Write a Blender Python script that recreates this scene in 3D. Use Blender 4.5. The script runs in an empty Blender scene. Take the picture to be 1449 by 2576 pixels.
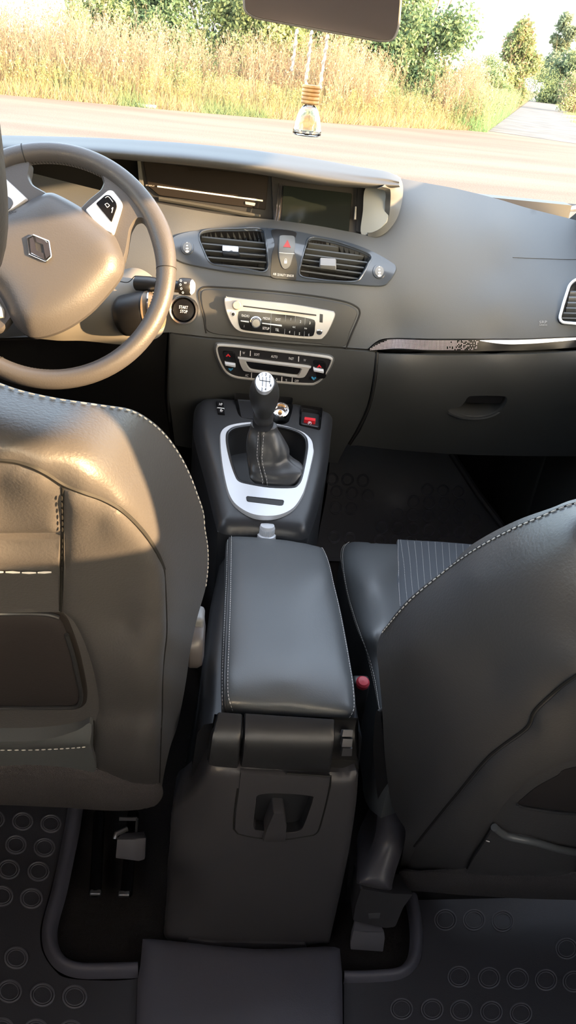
import bpy, bmesh, math, random
import numpy as np
from mathutils import Vector, Matrix, noise
from mathutils.geometry import delaunay_2d_cdt
from mathutils.bvhtree import BVHTree
random.seed(7); rng = np.random.default_rng(7)
scn = bpy.context.scene
COL = scn.collection
W, H, FPX = 1449, 2576, 1930.0
EYE = np.array([0., 0., 1.1])
# ---------------------------------------------------------------- camera
def cam_rows():
    th = math.radians(6.5)
    d = np.array([600 - W/2, 140 - H/2, FPX])
    p = math.atan(-(-d[0]*math.sin(th) + d[1]*math.cos(th))/FPX)
    n = np.array([-math.sin(th)*math.cos(p), math.cos(th)*math.cos(p), math.sin(p)])
    f = d/np.linalg.norm(d); u = -n; r = np.cross(f, u)
    return np.array([r, f, u])
M = cam_rows()
cd = bpy.data.cameras.new('camera'); cam = bpy.data.objects.new('camera', cd); COL.objects.link(cam)
cd.sensor_fit = 'VERTICAL'; cd.sensor_height = 24; cd.sensor_width = 24; cd.lens = FPX*24/H; cd.clip_start = .02; cd.clip_end = 2000
cam.matrix_world = Matrix(((M[0, 0], -M[0, 1], -M[0, 2], 0), (M[1, 0], -M[1, 1], -M[1, 2], 0), (M[2, 0], -M[2, 1], -M[2, 2], EYE[2]), (0, 0, 0, 1)))
scn.camera = cam
def ray(px, py):
    return M @ np.array([px - W/2, py - H/2, FPX])/FPX      # camera depth 1
def YZ(px, py, Y): r = ray(px, py); return EYE + r*(Y/r[1])
def ZZ(px, py, z): r = ray(px, py); return EYE + r*((z - EYE[2])/r[2])
# ---------------------------------------------------------------- surfaces through measured points
class Surf:
    """smooth surface through measured points: (px, py, Y) or (px, py, 'z', z); inverse depth is interpolated so planes stay planes"""
    def __init__(s, pts, smooth=0.0):
        A = np.array([[p[0], p[1]] for p in pts], float)/1000.; q = []
        for p in pts:
            r = ray(p[0], p[1])
            q.append(r[1]/p[2] if len(p) == 3 else r[2]/(p[3] - EYE[2]))
        q = np.array(q); n = len(A); s.A = A
        if n == 3:
            s.w = np.zeros(3); s.c = np.linalg.solve(np.c_[np.ones(3), A], q); return
        D = np.linalg.norm(A[:, None] - A[None], axis=2)
        K = np.where(D > 0, D*D*np.log(D + 1e-12), 0) + np.eye(n)*smooth
        P = np.c_[np.ones(n), A]
        L = np.block([[K, P], [P.T, np.zeros((3, 3))]])
        x = np.linalg.solve(L, np.r_[q, np.zeros(3)]); s.w = x[:n]; s.c = x[n:]
    def at(s, xy, h=0.0):
        xy = np.atleast_2d(np.array(xy, float)); P = s._p(xy)
        if np.any(np.asarray(h) != 0):
            P = P + s.nrm(xy)*np.reshape(h, (-1, 1))
        return P
    def _p(s, xy):
        B = xy/1000.; D = np.linalg.norm(B[:, None] - s.A[None], axis=2)
        q = np.where(D > 0, D*D*np.log(D + 1e-12), 0) @ s.w + s.c[0] + B @ s.c[1:]
        C = np.c_[xy[:, 0] - W/2, xy[:, 1] - H/2, np.full(len(xy), FPX)]/FPX
        return EYE + (C @ M.T)/q[:, None]
    def nrm(s, xy):
        xy = np.atleast_2d(np.array(xy, float)); e = 1.0
        a = s._p(xy + [e, 0]) - s._p(xy - [e, 0]); b = s._p(xy + [0, e]) - s._p(xy - [0, e])
        n = np.cross(b, a); n /= np.linalg.norm(n, axis=1)[:, None]
        v = s._p(xy) - EYE; n[np.einsum('ij,ij->i', n, v) > 0] *= -1
        return n
def crv(pts, n=8, closed=True):
    """Catmull-Rom through pts (any dimension)"""
    P = [np.array(p, float) for p in pts]; N = len(P); out = []
    for i in range(N if closed else N - 1):
        if closed: a, b, c, d = P[i-1], P[i], P[(i+1) % N], P[(i+2) % N]
        else: a, b, c, d = P[max(i-1, 0)], P[i], P[i+1], P[min(i+2, N-1)]
        for k in range(n):
            t = k/n; out.append(.5*((2*b) + (c-a)*t + (2*a-5*b+4*c-d)*t*t + (3*b-a-3*c+d)*t**3))
    if not closed: out.append(P[-1])
    return np.array(out)
def rnd(pts, r, n=4):
    """polygon with rounded corners"""
    P = [np.array(p, float) for p in pts]; out = []
    for i in range(len(P)):
        a, b, c = P[i-1], P[i], P[(i+1) % len(P)]
        u = a-b; v = c-b; lu = np.linalg.norm(u); lv = np.linalg.norm(v); rr = min(r, lu*.45, lv*.45)
        p0 = b+u/lu*rr; p2 = b+v/lv*rr
        for k in range(n+1):
            t = k/n; out.append((1-t)**2*p0 + 2*t*(1-t)*b + t*t*p2)
    return np.array(out)
def ell(cx, cy, rx, ry=None, n=28, rot=0):
    ry = ry or rx; t = np.linspace(0, 2*np.pi, n, endpoint=False)
    x = rx*np.cos(t); y = ry*np.sin(t); c, s = math.cos(rot), math.sin(rot)
    return np.c_[cx + x*c - y*s, cy + x*s + y*c]
def area(P): x, y = P[:, 0], P[:, 1]; return .5*np.sum(x*np.roll(y, -1) - y*np.roll(x, -1))
def inset(P, b):
    if area(P) < 0: P = P[::-1]
    a = np.roll(P, 1, 0); c = np.roll(P, -1, 0); t = c - a; t /= (np.linalg.norm(t, axis=1)[:, None] + 1e-9)
    return P + np.c_[-t[:, 1], t[:, 0]]*b
def inside(P, q):
    x, y = q[:, 0], q[:, 1]; r = np.zeros(len(q), bool); n = len(P)
    for i in range(n):
        x1, y1 = P[i]; x2, y2 = P[(i+1) % n]
        if y1 == y2: continue
        c = ((y1 > y) != (y2 > y)) & (x < (x2-x1)*(y-y1)/(y2-y1) + x1); r ^= c
    return r
def cdt(P, holes, step):
    polys = [P] + list(holes); V = []; E = []
    for Q in polys:
        o = len(V); V += [tuple(q) for q in Q]; E += [(o+i, o+(i+1) % len(Q)) for i in range(len(Q))]
    if step:
        lo, hi = P.min(0), P.max(0); g = []
        for j, y in enumerate(np.arange(lo[1]+step*.5, hi[1], step*.87)):
            for x in np.arange(lo[0]+(step*.5 if j % 2 else 0), hi[0], step): g.append((x, y))
        if g:
            g = np.array(g); m = inside(P, g)
            for h in holes: m &= ~inside(h, g)
            g = g[m]
            if len(g):
                B = np.concatenate(polys); keep = np.array([np.min(np.hypot(B[:, 0]-q[0], B[:, 1]-q[1])) > step*.35 for q in g]); g = g[keep]
                V += [tuple(q) for q in g]
    vv, ee, ff, ov, oe, of = delaunay_2d_cdt([Vector(v) for v in V], E, [], 0, 1e-4)
    vv = np.array([tuple(v) for v in vv]); F = [tuple(f) for f in ff]
    cen = np.array([vv[list(f)].mean(0) for f in F]); m = inside(P, cen)
    for h in holes: m &= ~inside(h, cen)
    # index of each input vert in the output
    idx = {}
    for i, o in enumerate(ov):
        for k in o: idx[k] = i
    loops = []; o = 0
    for Q in polys: loops.append([idx[o+i] for i in range(len(Q))]); o += len(Q)
    return vv, [f for f, k in zip(F, m) if k], loops
# ---------------------------------------------------------------- mesh collector
def unproj(P):
    c = M.T @ (np.array(P)-EYE); return c[0]/c[2]*FPX + W/2, c[1]/c[2]*FPX + H/2
def mirror_px(pts, xc):
    o = []
    for x, y, Y in pts: P = YZ(x, y, Y); P[0] = 2*xc - P[0]; q = unproj(P); o.append((q[0], q[1], Y))
    return o
def dome(poly, h0, h1, fall):
    """height that rises from h0 at the outline to h1 inside"""
    B = np.array(poly, float); C = np.roll(B, -1, 0); D = C-B; L2 = (D**2).sum(1)+1e-9
    def f(q):
        d = []
        for p in np.atleast_2d(q):
            t = np.clip(((p-B)*D).sum(1)/L2, 0, 1); d.append(np.sqrt((((B+D*t[:, None])-p)**2).sum(1).min()))
        return h0 + (h1-h0)*(1-np.exp(-np.array(d)/fall))
    return f
def plane_surf(c, n):
    c = np.array(c, float); n = np.array(n, float); out = []
    for q in ((300, 600), (900, 700), (500, 1500)):
        r = ray(*q); out.append((*q, (r*(np.dot(c-EYE, n)/np.dot(r, n)))[1]))
    return Surf(out)
class MB:
    def __init__(s): s.V = []; s.F = []; s.I = []
    def add(s, V, F, mi=0):
        o = len(s.V); s.V += [tuple(map(float, v)) for v in V]; s.F += [tuple(o+i for i in f) for f in F]; s.I += [mi]*len(F); return s
    def plate(s, poly, S, h=.003, d=.01, b=1.5, holes=(), step=14, mi=0, dirv=None, grow=None):
        """patch of surface S bounded by poly, raised h, rounded by b pixels, going d below the surface (or along dirv)"""
        poly = np.array(poly, float)
        if area(poly) < 0: poly = poly[::-1]
        hf = h if callable(h) else (lambda q, _h=h: np.full(len(q), _h))
        h = 0 if callable(h) else h
        holes = [np.array(q, float) for q in holes]
        top = inset(poly, b) if b else poly
        ht = [inset(q if area(q) > 0 else q[::-1], -b) if b else (q if area(q) > 0 else q[::-1]) for q in holes]
        vv, F, loops = cdt(top, ht, step)
        P = S.at(vv, hf(vv)); V = list(P); n0 = len(V); FF = []
        # orient
        c = P[list(F[0])]; nn = np.cross(c[1]-c[0], c[2]-c[0]); 
        flip = np.dot(nn, c[0]-EYE) > 0
        FF += [f[::-1] if flip else f for f in F]
        rings = [poly] + [q if area(q) > 0 else q[::-1] for q in holes]
        back0 = None
        bm_ = (h+d)*.35 if b else 0
        bm_ = min(bm_, .004) if b else 0
        for k, (lp, R) in enumerate(zip(loops, rings)):
            n = len(R); prev = lp; pts = []
            if b:
                q = S.at(R, hf(R)-bm_); o = len(V); V += list(q); r1 = list(range(o, o+n))
                for i in range(n): FF.append((prev[i], r1[i], r1[(i+1) % n], prev[(i+1) % n]) if k == 0 else (prev[i], prev[(i+1) % n], r1[(i+1) % n], r1[i]))
                prev = r1
            if dirv is None: q = S.at(R, -d)
            elif isinstance(dirv, float):
                q = S.at(R, hf(R)-bm_); vv_ = q-EYE; q = q + vv_/np.linalg.norm(vv_, axis=1)[:, None]*dirv
            else: q = S.at(R, hf(R)-bm_) + np.array(dirv)
            if grow is not None and k == 0:
                q = q + (q.mean(0) - q)*grow
            o = len(V); V += list(q); r2 = list(range(o, o+n))
            for i in range(n): FF.append((prev[i], r2[i], r2[(i+1) % n], prev[(i+1) % n]) if k == 0 else (prev[i], prev[(i+1) % n], r2[(i+1) % n], r2[i]))
        return s.add(V, FF, mi)
    def tube(s, pts, r, n=8, mi=0, closed=False, cap=True):
        P = np.array(pts, float); N = len(P)
        r = np.full(N, r) if np.isscalar(r) else np.array(r, float)
        T = (np.roll(P, -1, 0) - np.roll(P, 1, 0)) if closed else np.gradient(P, axis=0)
        T /= np.linalg.norm(T, axis=1)[:, None] + 1e-12
        u = np.cross(T[0], [0, 0, 1.]); 
        if np.linalg.norm(u) < .1: u = np.cross(T[0], [1., 0, 0])
        u /= np.linalg.norm(u); V = []
        for i in range(N):
            u = u - T[i]*np.dot(u, T[i]); u /= np.linalg.norm(u)+1e-12; w = np.cross(T[i], u)
            for k in range(n):
                a = 2*math.pi*k/n; V.append(P[i] + r[i]*(math.cos(a)*u + math.sin(a)*w))
        F = []
        for i in range(N if closed else N-1):
            j = (i+1) % N
            for k in range(n): F.append((i*n+k, i*n+(k+1) % n, j*n+(k+1) % n, j*n+k))
        if cap and not closed: F += [tuple(range(n))[::-1], tuple(range((N-1)*n, N*n))]
        return s.add(V, F, mi)
    def line(s, px, S, r=.001, h=.001, mi=0, sm=6, closed=False, n=6):
        c = crv(px, sm, closed) if sm > 1 else np.array(px, float)
        return s.tube(S.at(c, h), r, n, mi, closed)
    def dashes(s, px, S, L=.006, gap=.003, r=.0006, h=.0008, mi=0, sm=8):
        P = S.at(crv(px, sm, False), h); d = np.r_[0, np.cumsum(np.linalg.norm(np.diff(P, axis=0), axis=1))]
        t = 0
        while t + L < d[-1]:
            q = np.array([[np.interp(u, d, P[:, k]) for k in range(3)] for u in (t, t+L*.5, t+L)])
            s.tube(q, [r*.6, r, r*.6], 5, mi); t += L+gap
        return s
    def box(s, lo, hi, mi=0, b=0.0):
        bm = bmesh.new(); bmesh.ops.create_cube(bm, size=1)
        lo, hi = np.array(lo, float), np.array(hi, float)
        for v in bm.verts: v.co = Vector((lo+hi)/2 + np.array(v.co)*(hi-lo))
        if b: bmesh.ops.bevel(bm, geom=bm.edges[:], offset=b, segments=3, profile=.5, affect='EDGES')
        bm.verts.index_update(); V = [tuple(v.co) for v in bm.verts]; F = [tuple(v.index for v in f.verts) for f in bm.faces]; bm.free()
        return s.add(V, F, mi)
    def rings(s, R, mi=0, cap=(True, True), closed=True):
        n = len(R[0]); V = [p for r in R for p in r]; F = []
        for i in range(len(R)-1):
            for k in range(n if closed else n-1): F.append((i*n+k, i*n+(k+1) % n, (i+1)*n+(k+1) % n, (i+1)*n+k))
        if closed and cap[0]: F.append(tuple(range(n))[::-1])
        if closed and cap[1]: F.append(tuple(range((len(R)-1)*n, len(R)*n)))
        return s.add(V, F, mi)
    def lathe(s, c, ax, prof, n=28, mi=0, sx=1.0):
        ax = np.array(ax, float); ax /= np.linalg.norm(ax); u = np.cross(ax, [0, 0, 1.])
        if np.linalg.norm(u) < .1: u = np.array([1., 0, 0])
        u /= np.linalg.norm(u); w = np.cross(ax, u); c = np.array(c, float); R = []
        for r, t in prof: R.append([c + ax*t + r*(math.cos(a)*u*sx + math.sin(a)*w) for a in np.linspace(0, 2*np.pi, n, endpoint=False)])
        return s.rings(R, mi)
    def text(s, body, px, py, hpx, S, slope=.12, h=.0006, mi=0, stretch=1.0, rot=0):
        cu = bpy.data.curves.new('t', 'FONT'); cu.body = body; cu.size = 1; cu.align_x = 'CENTER'; cu.align_y = 'CENTER'; cu.resolution_u = 2; cu.extrude = .02
        ob = bpy.data.objects.new('t', cu); COL.objects.link(ob); dg = bpy.context.evaluated_depsgraph_get(); dg.update()
        me = bpy.data.meshes.new_from_object(ob.evaluated_get(dg)); V = np.array([v.co[:] for v in me.vertices]); F = [tuple(p.vertices) for p in me.polygons]
        bpy.data.objects.remove(ob); bpy.data.curves.remove(cu); bpy.data.meshes.remove(me)
        if not len(V): return s
        a = math.atan(slope) + rot; k = hpx/.72
        ux = np.array([math.cos(a), math.sin(a)])*k*stretch; uy = np.array([math.sin(a), -math.cos(a)])*k
        q = np.array([px, py]) + V[:, :1]*ux + V[:, 1:2]*uy
        P = S.at(q, h) + S.nrm(q)*(V[:, 2:3]*.01)
        return s.add(P, F, mi)
    def obj(s, name, mats, parent=None, smooth=38, weld=False):
        me = bpy.data.meshes.new(name)
        V = np.array(s.V, float); c = (V.min(0)+V.max(0))/2
        wo = WO.get(parent.name if parent else None, np.zeros(3))
        if parent is None: c = np.array([c[0], c[1], V[:, 2].min()])
        me.from_pydata((V-c).tolist(), [], s.F)
        if not isinstance(mats, (list, tuple)): mats = [mats]
        for m in mats: me.materials.append(m)
        me.polygons.foreach_set('material_index', s.I); me.update()
        bm = bmesh.new(); bm.from_mesh(me); 
        if weld: bmesh.ops.remove_doubles(bm, verts=bm.verts, dist=1e-5)
        bmesh.ops.recalc_face_normals(bm, faces=bm.faces) if weld else None
        bm.to_mesh(me); bm.free()
        if smooth:
            me.polygons.foreach_set('use_smooth', [True]*len(me.polygons)); me.set_sharp_from_angle(angle=math.radians(smooth))
        o = bpy.data.objects.new(name, me); COL.objects.link(o); o.location = Vector(c - wo)
        if parent: o.parent = parent
        WO[o.name] = c
        return o
WO = {None: np.zeros(3)}
def thing(name, label, cat, loc, group=None):
    o = bpy.data.objects.new(name, None); COL.objects.link(o); o.location = Vector(loc); o.empty_display_size = .05
    WO[o.name] = np.array(loc, float); return tag(o, label, cat, group)
def tag(o, label, cat, group=None, kind=None):
    o['label'] = label; o['category'] = cat
    if group: o['group'] = group
    if kind: o['kind'] = kind
    return o
def struct(o, label=None, cat=None):
    o['kind'] = 'structure'
    if label: o['label'] = label; o['category'] = cat
    return o
# ---------------------------------------------------------------- materials
def mat(name, col, rough=.5, metal=0., bump=None, var=None, spec=.5, coat=0., trans=0., alpha=1.):
    m = bpy.data.materials.new(name); m.use_nodes = True; nt = m.node_tree; b = nt.nodes['Principled BSDF']
    b.inputs['Base Color'].default_value = (*col, 1); b.inputs['Roughness'].default_value = rough; b.inputs['Metallic'].default_value = metal
    b.inputs['Specular IOR Level'].default_value = spec; b.inputs['Coat Weight'].default_value = coat; b.inputs['Coat Roughness'].default_value = .08
    b.inputs['Transmission Weight'].default_value = trans
    tc = nt.nodes.new('ShaderNodeTexCoord')
    def nz(scale, det=4, tex='NOISE'):
        n = nt.nodes.new('ShaderNodeTexNoise' if tex == 'NOISE' else 'ShaderNodeTexVoronoi'); n.inputs['Scale'].default_value = scale
        if tex == 'NOISE': n.inputs['Detail'].default_value = det
        nt.links.new(tc.outputs['Object'], n.inputs['Vector']); return n
    if bump:
        sc, st, dist = bump[:3]; n = nz(sc, 3, bump[3] if len(bump) > 3 else 'NOISE'); bp = nt.nodes.new('ShaderNodeBump')
        bp.inputs['Strength'].default_value = st; bp.inputs['Distance'].default_value = dist
        nt.links.new(n.outputs[0], bp.inputs['Height']); nt.links.new(bp.outputs[0], b.inputs['Normal'])
    if var:
        sc, c2, lo, hi = var; n = nz(sc, 5); cr = nt.nodes.new('ShaderNodeValToRGB'); cr.color_ramp.elements[0].position = lo; cr.color_ramp.elements[1].position = hi
        cr.color_ramp.elements[0].color = (*col, 1); cr.color_ramp.elements[1].color = (*c2, 1)
        nt.links.new(n.outputs[0], cr.inputs[0]); nt.links.new(cr.outputs[0], b.inputs['Base Color'])
    return m
CONR = mat('rear_console_plastic', (.062, .060, .066), .4, bump=(1200, .2, .0004))
LEA = mat('black_leather', (.062, .060, .062), .42, bump=(420, .35, .0008), spec=.5)
LEA2 = mat('smooth_black_leather', (.095, .102, .108), .36, bump=(600, .18, .0006))
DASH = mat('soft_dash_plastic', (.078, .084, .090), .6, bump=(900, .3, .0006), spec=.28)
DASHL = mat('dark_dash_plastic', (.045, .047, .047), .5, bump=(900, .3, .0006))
CONS = mat('console_plastic', (.024, .025, .028), .33, bump=(1200, .15, .0004))
GLOSS = mat('piano_black_plastic', (.045, .055, .07), .16, spec=.6, coat=.5)
BLK = mat('matt_black_plastic', (.012, .012, .013), .45)
BGL = mat('black_gloss', (.006, .006, .007), .22, spec=.35)
SLAT = mat('vent_slat_plastic', (.06, .065, .07), .4)
SIL = mat('satin_silver_paint', (.66, .68, .72), .36, .25)
DIAL = mat('dial_smoke', (.16, .17, .18), .25)
SILR = mat('radio_silver', (.55, .54, .52), .38, .35, bump=(1500, .05, .0002))
CHR = mat('chrome', (.78, .78, .8), .12, 1.)
STI = mat('white_thread', (.62, .60, .58), .8)
SEAM = mat('seam_shadow_groove', (.008, .008, .008), .7)
TXT = mat('white_print', (.75, .75, .75), .6)
TXG = mat('grey_print', (.30, .31, .32), .6)
RED = mat('red_plastic', (.62, .02, .03), .35)
REDD = mat('dark_red_print', (.35, .02, .02), .4)
BLU = mat('blue_print', (.05, .28, .5), .4)
CARP = mat('grey_carpet', (.060, .055, .060), .95, bump=(700, .9, .003), var=(400, (.075, .068, .07), .35, .7))
RUB = mat('rubber_mat', (.045, .045, .054), .5, bump=(500, .3, .0006))
RUBL = mat('light_rubber', (.13, .13, .15), .5)
RUBF = mat('front_rubber_mat', (.12, .12, .13), .5, bump=(500, .3, .0006))  # lighter copy of the mat rubber, makes up for weak footwell light
RUBR = mat('rubber_rim', (.10, .10, .125), .45, bump=(500, .3, .0006))
FLR = mat('floor_carpet', (.012, .010, .010), .95, bump=(600, .8, .003))
FAB = mat('seat_fabric', (.075, .085, .10), .85, bump=(900, .6, .001))
HEADL = mat('headliner_fabric', (.78, .68, .67), .9, bump=(900, .4, .0008))
WOOD = mat('turned_wood', (.70, .42, .16), .5, var=(60, (.50, .26, .08), .4, .6))
CORD = mat('white_cord', (.85, .80, .72), .8)
STEEL = mat('steel', (.35, .36, .38), .35, .9)
BRASS = mat('brass_contact', (.6, .32, .12), .3, 1.)
SCRG = mat('screen_glass', (.008, .011, .010), .12, spec=.5)
def glass(name, tint, gl):
    m = bpy.data.materials.new(name); m.use_nodes = True; nt = m.node_tree; nt.nodes.clear()
    o = nt.nodes.new('ShaderNodeOutputMaterial'); mx = nt.nodes.new('ShaderNodeMixShader'); t = nt.nodes.new('ShaderNodeBsdfTransparent'); g = nt.nodes.new('ShaderNodeBsdfGlossy')
    t.inputs[0].default_value = (*tint, 1); g.inputs['Roughness'].default_value = .02; mx.inputs[0].default_value = gl
    lw = nt.nodes.new('ShaderNodeFresnel'); lw.inputs[0].default_value = 1.3
    mu = nt.nodes.new('ShaderNodeMath'); mu.operation = 'MULTIPLY'; mu.inputs[1].default_value = gl; nt.links.new(lw.outputs[0], mu.inputs[0]); nt.links.new(mu.outputs[0], mx.inputs[0])
    nt.links.new(t.outputs[0], mx.inputs[1]); nt.links.new(g.outputs[0], mx.inputs[2]); nt.links.new(mx.outputs[0], o.inputs[0]); return m
GLS = glass('window_glass', (.98, .99, .98), .6)
GLB = mat('clear_bottle_glass', (1, 1, 1), .02, trans=1.)
MIR = mat('mirror_glass', (.85, .85, .83), .015, 1.)

exec_parts = []
# ================================================================ DASHBOARD
DS = Surf([(-500, 400, 1.50), (-300, 560, 1.47), (80, 455, 1.54), (250, 492, 1.52), (400, 520, 1.50), (560, 545, 1.50), (700, 558, 1.50), (850, 580, 1.49), (940, 590, 1.48),
  (450, 580, 1.455), (700, 582, 1.455), (900, 625, 1.44), (300, 620, 1.44), (0, 640, 1.44),
  (480, 672, 1.42), (720, 705, 1.415), (960, 725, 1.40), (480, 735, 1.40), (700, 738, 1.40), (900, 762, 1.385), (250, 740, 1.41), (-50, 740, 1.41),
  (300, 835, 1.39), (520, 848, 1.38), (700, 862, 1.38), (925, 882, 1.37), (-50, 800, 1.39),
  (430, 1000, 1.42), (560, 1000, 1.42), (700, 1005, 1.42), (900, 1010, 1.41), (870, 1120, 1.47), (700, 1120, 1.47), (300, 1000, 1.45), (-100, 950, 1.46),
  (1010, 447, 1.66), (1150, 475, 1.72), (1300, 515, 1.76), (1449, 554, 1.79), (1650, 615, 1.81), (1060, 520, 1.54), (1250, 570, 1.59), (1449, 630, 1.62), (1650, 680, 1.64),
  (1010, 600, 1.46), (1050, 640, 1.44), (1250, 680, 1.47), (1449, 700, 1.48), (1650, 720, 1.48), (1020, 745, 1.39), (1250, 760, 1.385), (1449, 770, 1.37), (1650, 775, 1.36),
  (1000, 850, 1.375), (1250, 850, 1.355), (1449, 848, 1.345), (1650, 845, 1.34), (1000, 900, 1.352), (1250, 900, 1.34), (1449, 895, 1.33), (1650, 890, 1.32),
  (1000, 950, 1.358), (1250, 950, 1.345), (1449, 945, 1.335), (1000, 1040, 1.41), (1250, 1045, 1.405), (1449, 1045, 1.40), (1650, 1040, 1.39), (990, 1120, 1.47), (1200, 1140, 1.475), (1449, 1145, 1.475), (1700, 1145, 1.47)])
dash = thing('dashboard', 'dark grey moulded car dashboard spanning the cabin below the windscreen', 'dashboard', (.105, 1.45, 0))
VL = crv([(504, 596), (530, 585), (600, 583), (655, 584), (665, 601), (670, 645), (666, 680), (621, 675), (560, 667), (532, 660), (516, 632)], 5)
VR = crv([(780, 606), (811, 608), (864, 621), (926, 646), (922, 664), (905, 695), (890, 706), (840, 705), (797, 700), (758, 691), (760, 663), (770, 624)], 5)
VS = rnd([(1449, 714), (1436, 725), (1424, 765), (1411, 806), (1449, 808), (1600, 815), (1620, 720)], 8)
# upper / centre body of the dashboard
main = np.array(list(crv([(1010, 449), (1080, 462), (1150, 475), (1250, 500), (1330, 524), (1449, 554), (1560, 585), (1680, 625)], 5, False)) +
  [(1690, 845)] + list(crv([(1449, 850), (1300, 852), (1100, 852), (1000, 850), (955, 855), (925, 878)], 5, False)) +
  [(786, 868), (700, 862), (600, 853), (520, 847), (428, 836), (300, 842), (0, 850), (-350, 850), (-450, 600), (-400, 380)] + list(crv([(60, 430), (250, 478), (400, 512), (560, 540), (690, 553), (800, 568), (880, 583), (945, 592), (985, 560), (1003, 510)], 5, False)))
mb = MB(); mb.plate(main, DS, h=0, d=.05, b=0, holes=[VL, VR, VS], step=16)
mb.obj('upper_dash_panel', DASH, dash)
# lower centre panel
lowc = np.array(list(crv([(430, 838), (520, 850), (700, 865), (800, 872), (925, 882), (944, 884)], 4, False)) + list(crv([(947, 890), (940, 950), (925, 1020), (900, 1075), (872, 1122), (850, 1165)], 4, False)) + [(600, 1150), (440, 1120), (424, 1000), (426, 900)])
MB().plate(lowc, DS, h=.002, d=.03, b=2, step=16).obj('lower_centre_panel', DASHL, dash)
lowl = np.array([(-350, 855), (0, 855), (300, 846), (422, 840), (418, 900), (416, 1000), (430, 1120), (-350, 1120)], float)
DL = Surf([(-350, 850, 1.40), (300, 846, 1.40), (422, 840, 1.40), (418, 1000, 1.44), (430, 1120, 1.50), (-350, 1120, 1.55), (0, 900, 1.48), (200, 920, 1.52), (100, 1050, 1.62)])
MB().plate(lowl, DL, h=0, d=.03, b=2, step=24).obj('knee_panel', BLK, dash)
# glove box lid with handle
gb = np.array(list(crv([(951, 888), (1100, 890), (1300, 888), (1449, 881), (1700, 868)], 4, False)) + [(1720, 1148)] + list(crv([(1449, 1148), (1300, 1147), (1150, 1143), (1000, 1132), (878, 1118)], 4, False)) + list(crv([(905, 1078), (930, 1020), (944, 960), (949, 915)], 4, False)))
HOLE = crv([(1130, 1030), (1160, 1022), (1178, 1000), (1190, 996), (1255, 996), (1272, 1000), (1268, 1014), (1255, 1028), (1235, 1040), (1200, 1047), (1160, 1044)], 4)
glove = MB().plate(gb, DS, h=.003, d=.03, b=3, holes=[HOLE], step=15).obj('glove_box_lid', DASHL, dash)
GH = Surf([(1130, 1034, 1.395), (1200, 1049, 1.405), (1260, 1030, 1.395), (1180, 995, 1.44), (1270, 995, 1.44), (1200, 1022, 1.445), (1240, 1015, 1.445), (1160, 1015, 1.43)])
mh = MB(); mh.plate(inset(HOLE, -5), GH, h=0, d=.004, b=0, step=6); mh.obj('handle_recess', DASHL, glove)
mh = MB(); mh.plate(rnd([(1180, 995), (1272, 996), (1260, 1018), (1168, 1016)], 6), DS, h=-.002, d=.008, b=1, step=8); mh.obj('handle', BLK, glove)
# gloss trim strip with perforated pattern
strip = np.array(list(crv([(928, 877), (945, 862), (970, 853), (1000, 850), (1150, 853), (1300, 852), (1449, 846), (1700, 835)], 5, False)) + list(crv([(1700, 866), (1449, 876), (1300, 883), (1150, 885), (1000, 883), (928, 879)], 5, False)))
ts = MB().plate(strip, DS, h=.004, d=.01, b=1.5, step=12).obj('trim_strip', mat('strip_black', (.005, .005, .005), .3, spec=.2), dash)
sl = np.array(list(crv([(1205, 856), (1300, 855), (1449, 849), (1700, 838)], 5, False)) + list(crv([(1700, 846), (1449, 857), (1330, 865), (1260, 867), (1205, 858)], 5, False)))
MB().plate(sl, DS, h=.0055, d=0, b=.6, step=14).obj('silver_inlay', SIL, ts)
mb = MB()
random.seed(3)
for i in range(86):
    x = 932 + i*3.15; top = 852 + max(0, (975-x)*.42); n = 8
    for j in range(n):
        y = 857.5 + j*3.0 - (x-1000)*.002
        if y < top+4 or y > 879: continue
        if i > 60 and random.random() < (i-58)/34.: continue
        c = np.array([(x-.9, y-1.1), (x+.9, y-1.1), (x+.9, y+1.1), (x-.9, y+1.1)])
        mb.add(DS.at(c, .0062), [(0, 1, 2, 3)])
mb.obj('perforation_pattern', mat('pearl_dots', (.42, .37, .39), .4), ts, smooth=0)
# grooves of the panels
mb = MB()
mb.line([(519, 838), (512, 797), (503, 760), (500, 742), (502, 731), (516, 722), (562, 723), (670, 731), (786, 744), (864, 758), (896, 771), (905, 783), (902, 800), (887, 835), (870, 878)], DS, .0016, .0002)
mb.line([(428, 838), (426, 900), (423, 1000), (428, 1060)], DS, .0025, .0006)
mb.line([(949, 886), (945, 940), (932, 1010), (905, 1070), (878, 1115)], DS, .003, .0012)
mb.obj('panel_gaps', SEAM, dash)
# centre inset panel
insp = crv([(524, 835), (515, 797), (506, 758), (505, 740), (510, 730), (525, 727), (562, 728), (670, 736), (786, 749), (864, 763), (890, 774), (899, 785), (896, 800), (881, 835), (864, 872), (786, 864), (700, 857), (600, 848)], 5)
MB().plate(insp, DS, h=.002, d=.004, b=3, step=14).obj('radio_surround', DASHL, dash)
# airbag lettering
mb = MB(); mb.text('SRP', 1366, 811, 6.5, DS, -.02, .0008, stretch=1.4); mb.text('AIRBAG', 1366, 818, 3.5, DS, -.02, .0008, stretch=1.2); mb.obj('airbag_lettering', TXG, dash, smooth=0)
# airbag seam and speaker on the passenger top
mb = MB(); mb.line([(1290, 648), (1370, 651), (1449, 653), (1600, 650)], DS, .0008, .0003); mb.obj('airbag_seam', DASHL, dash)
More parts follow.
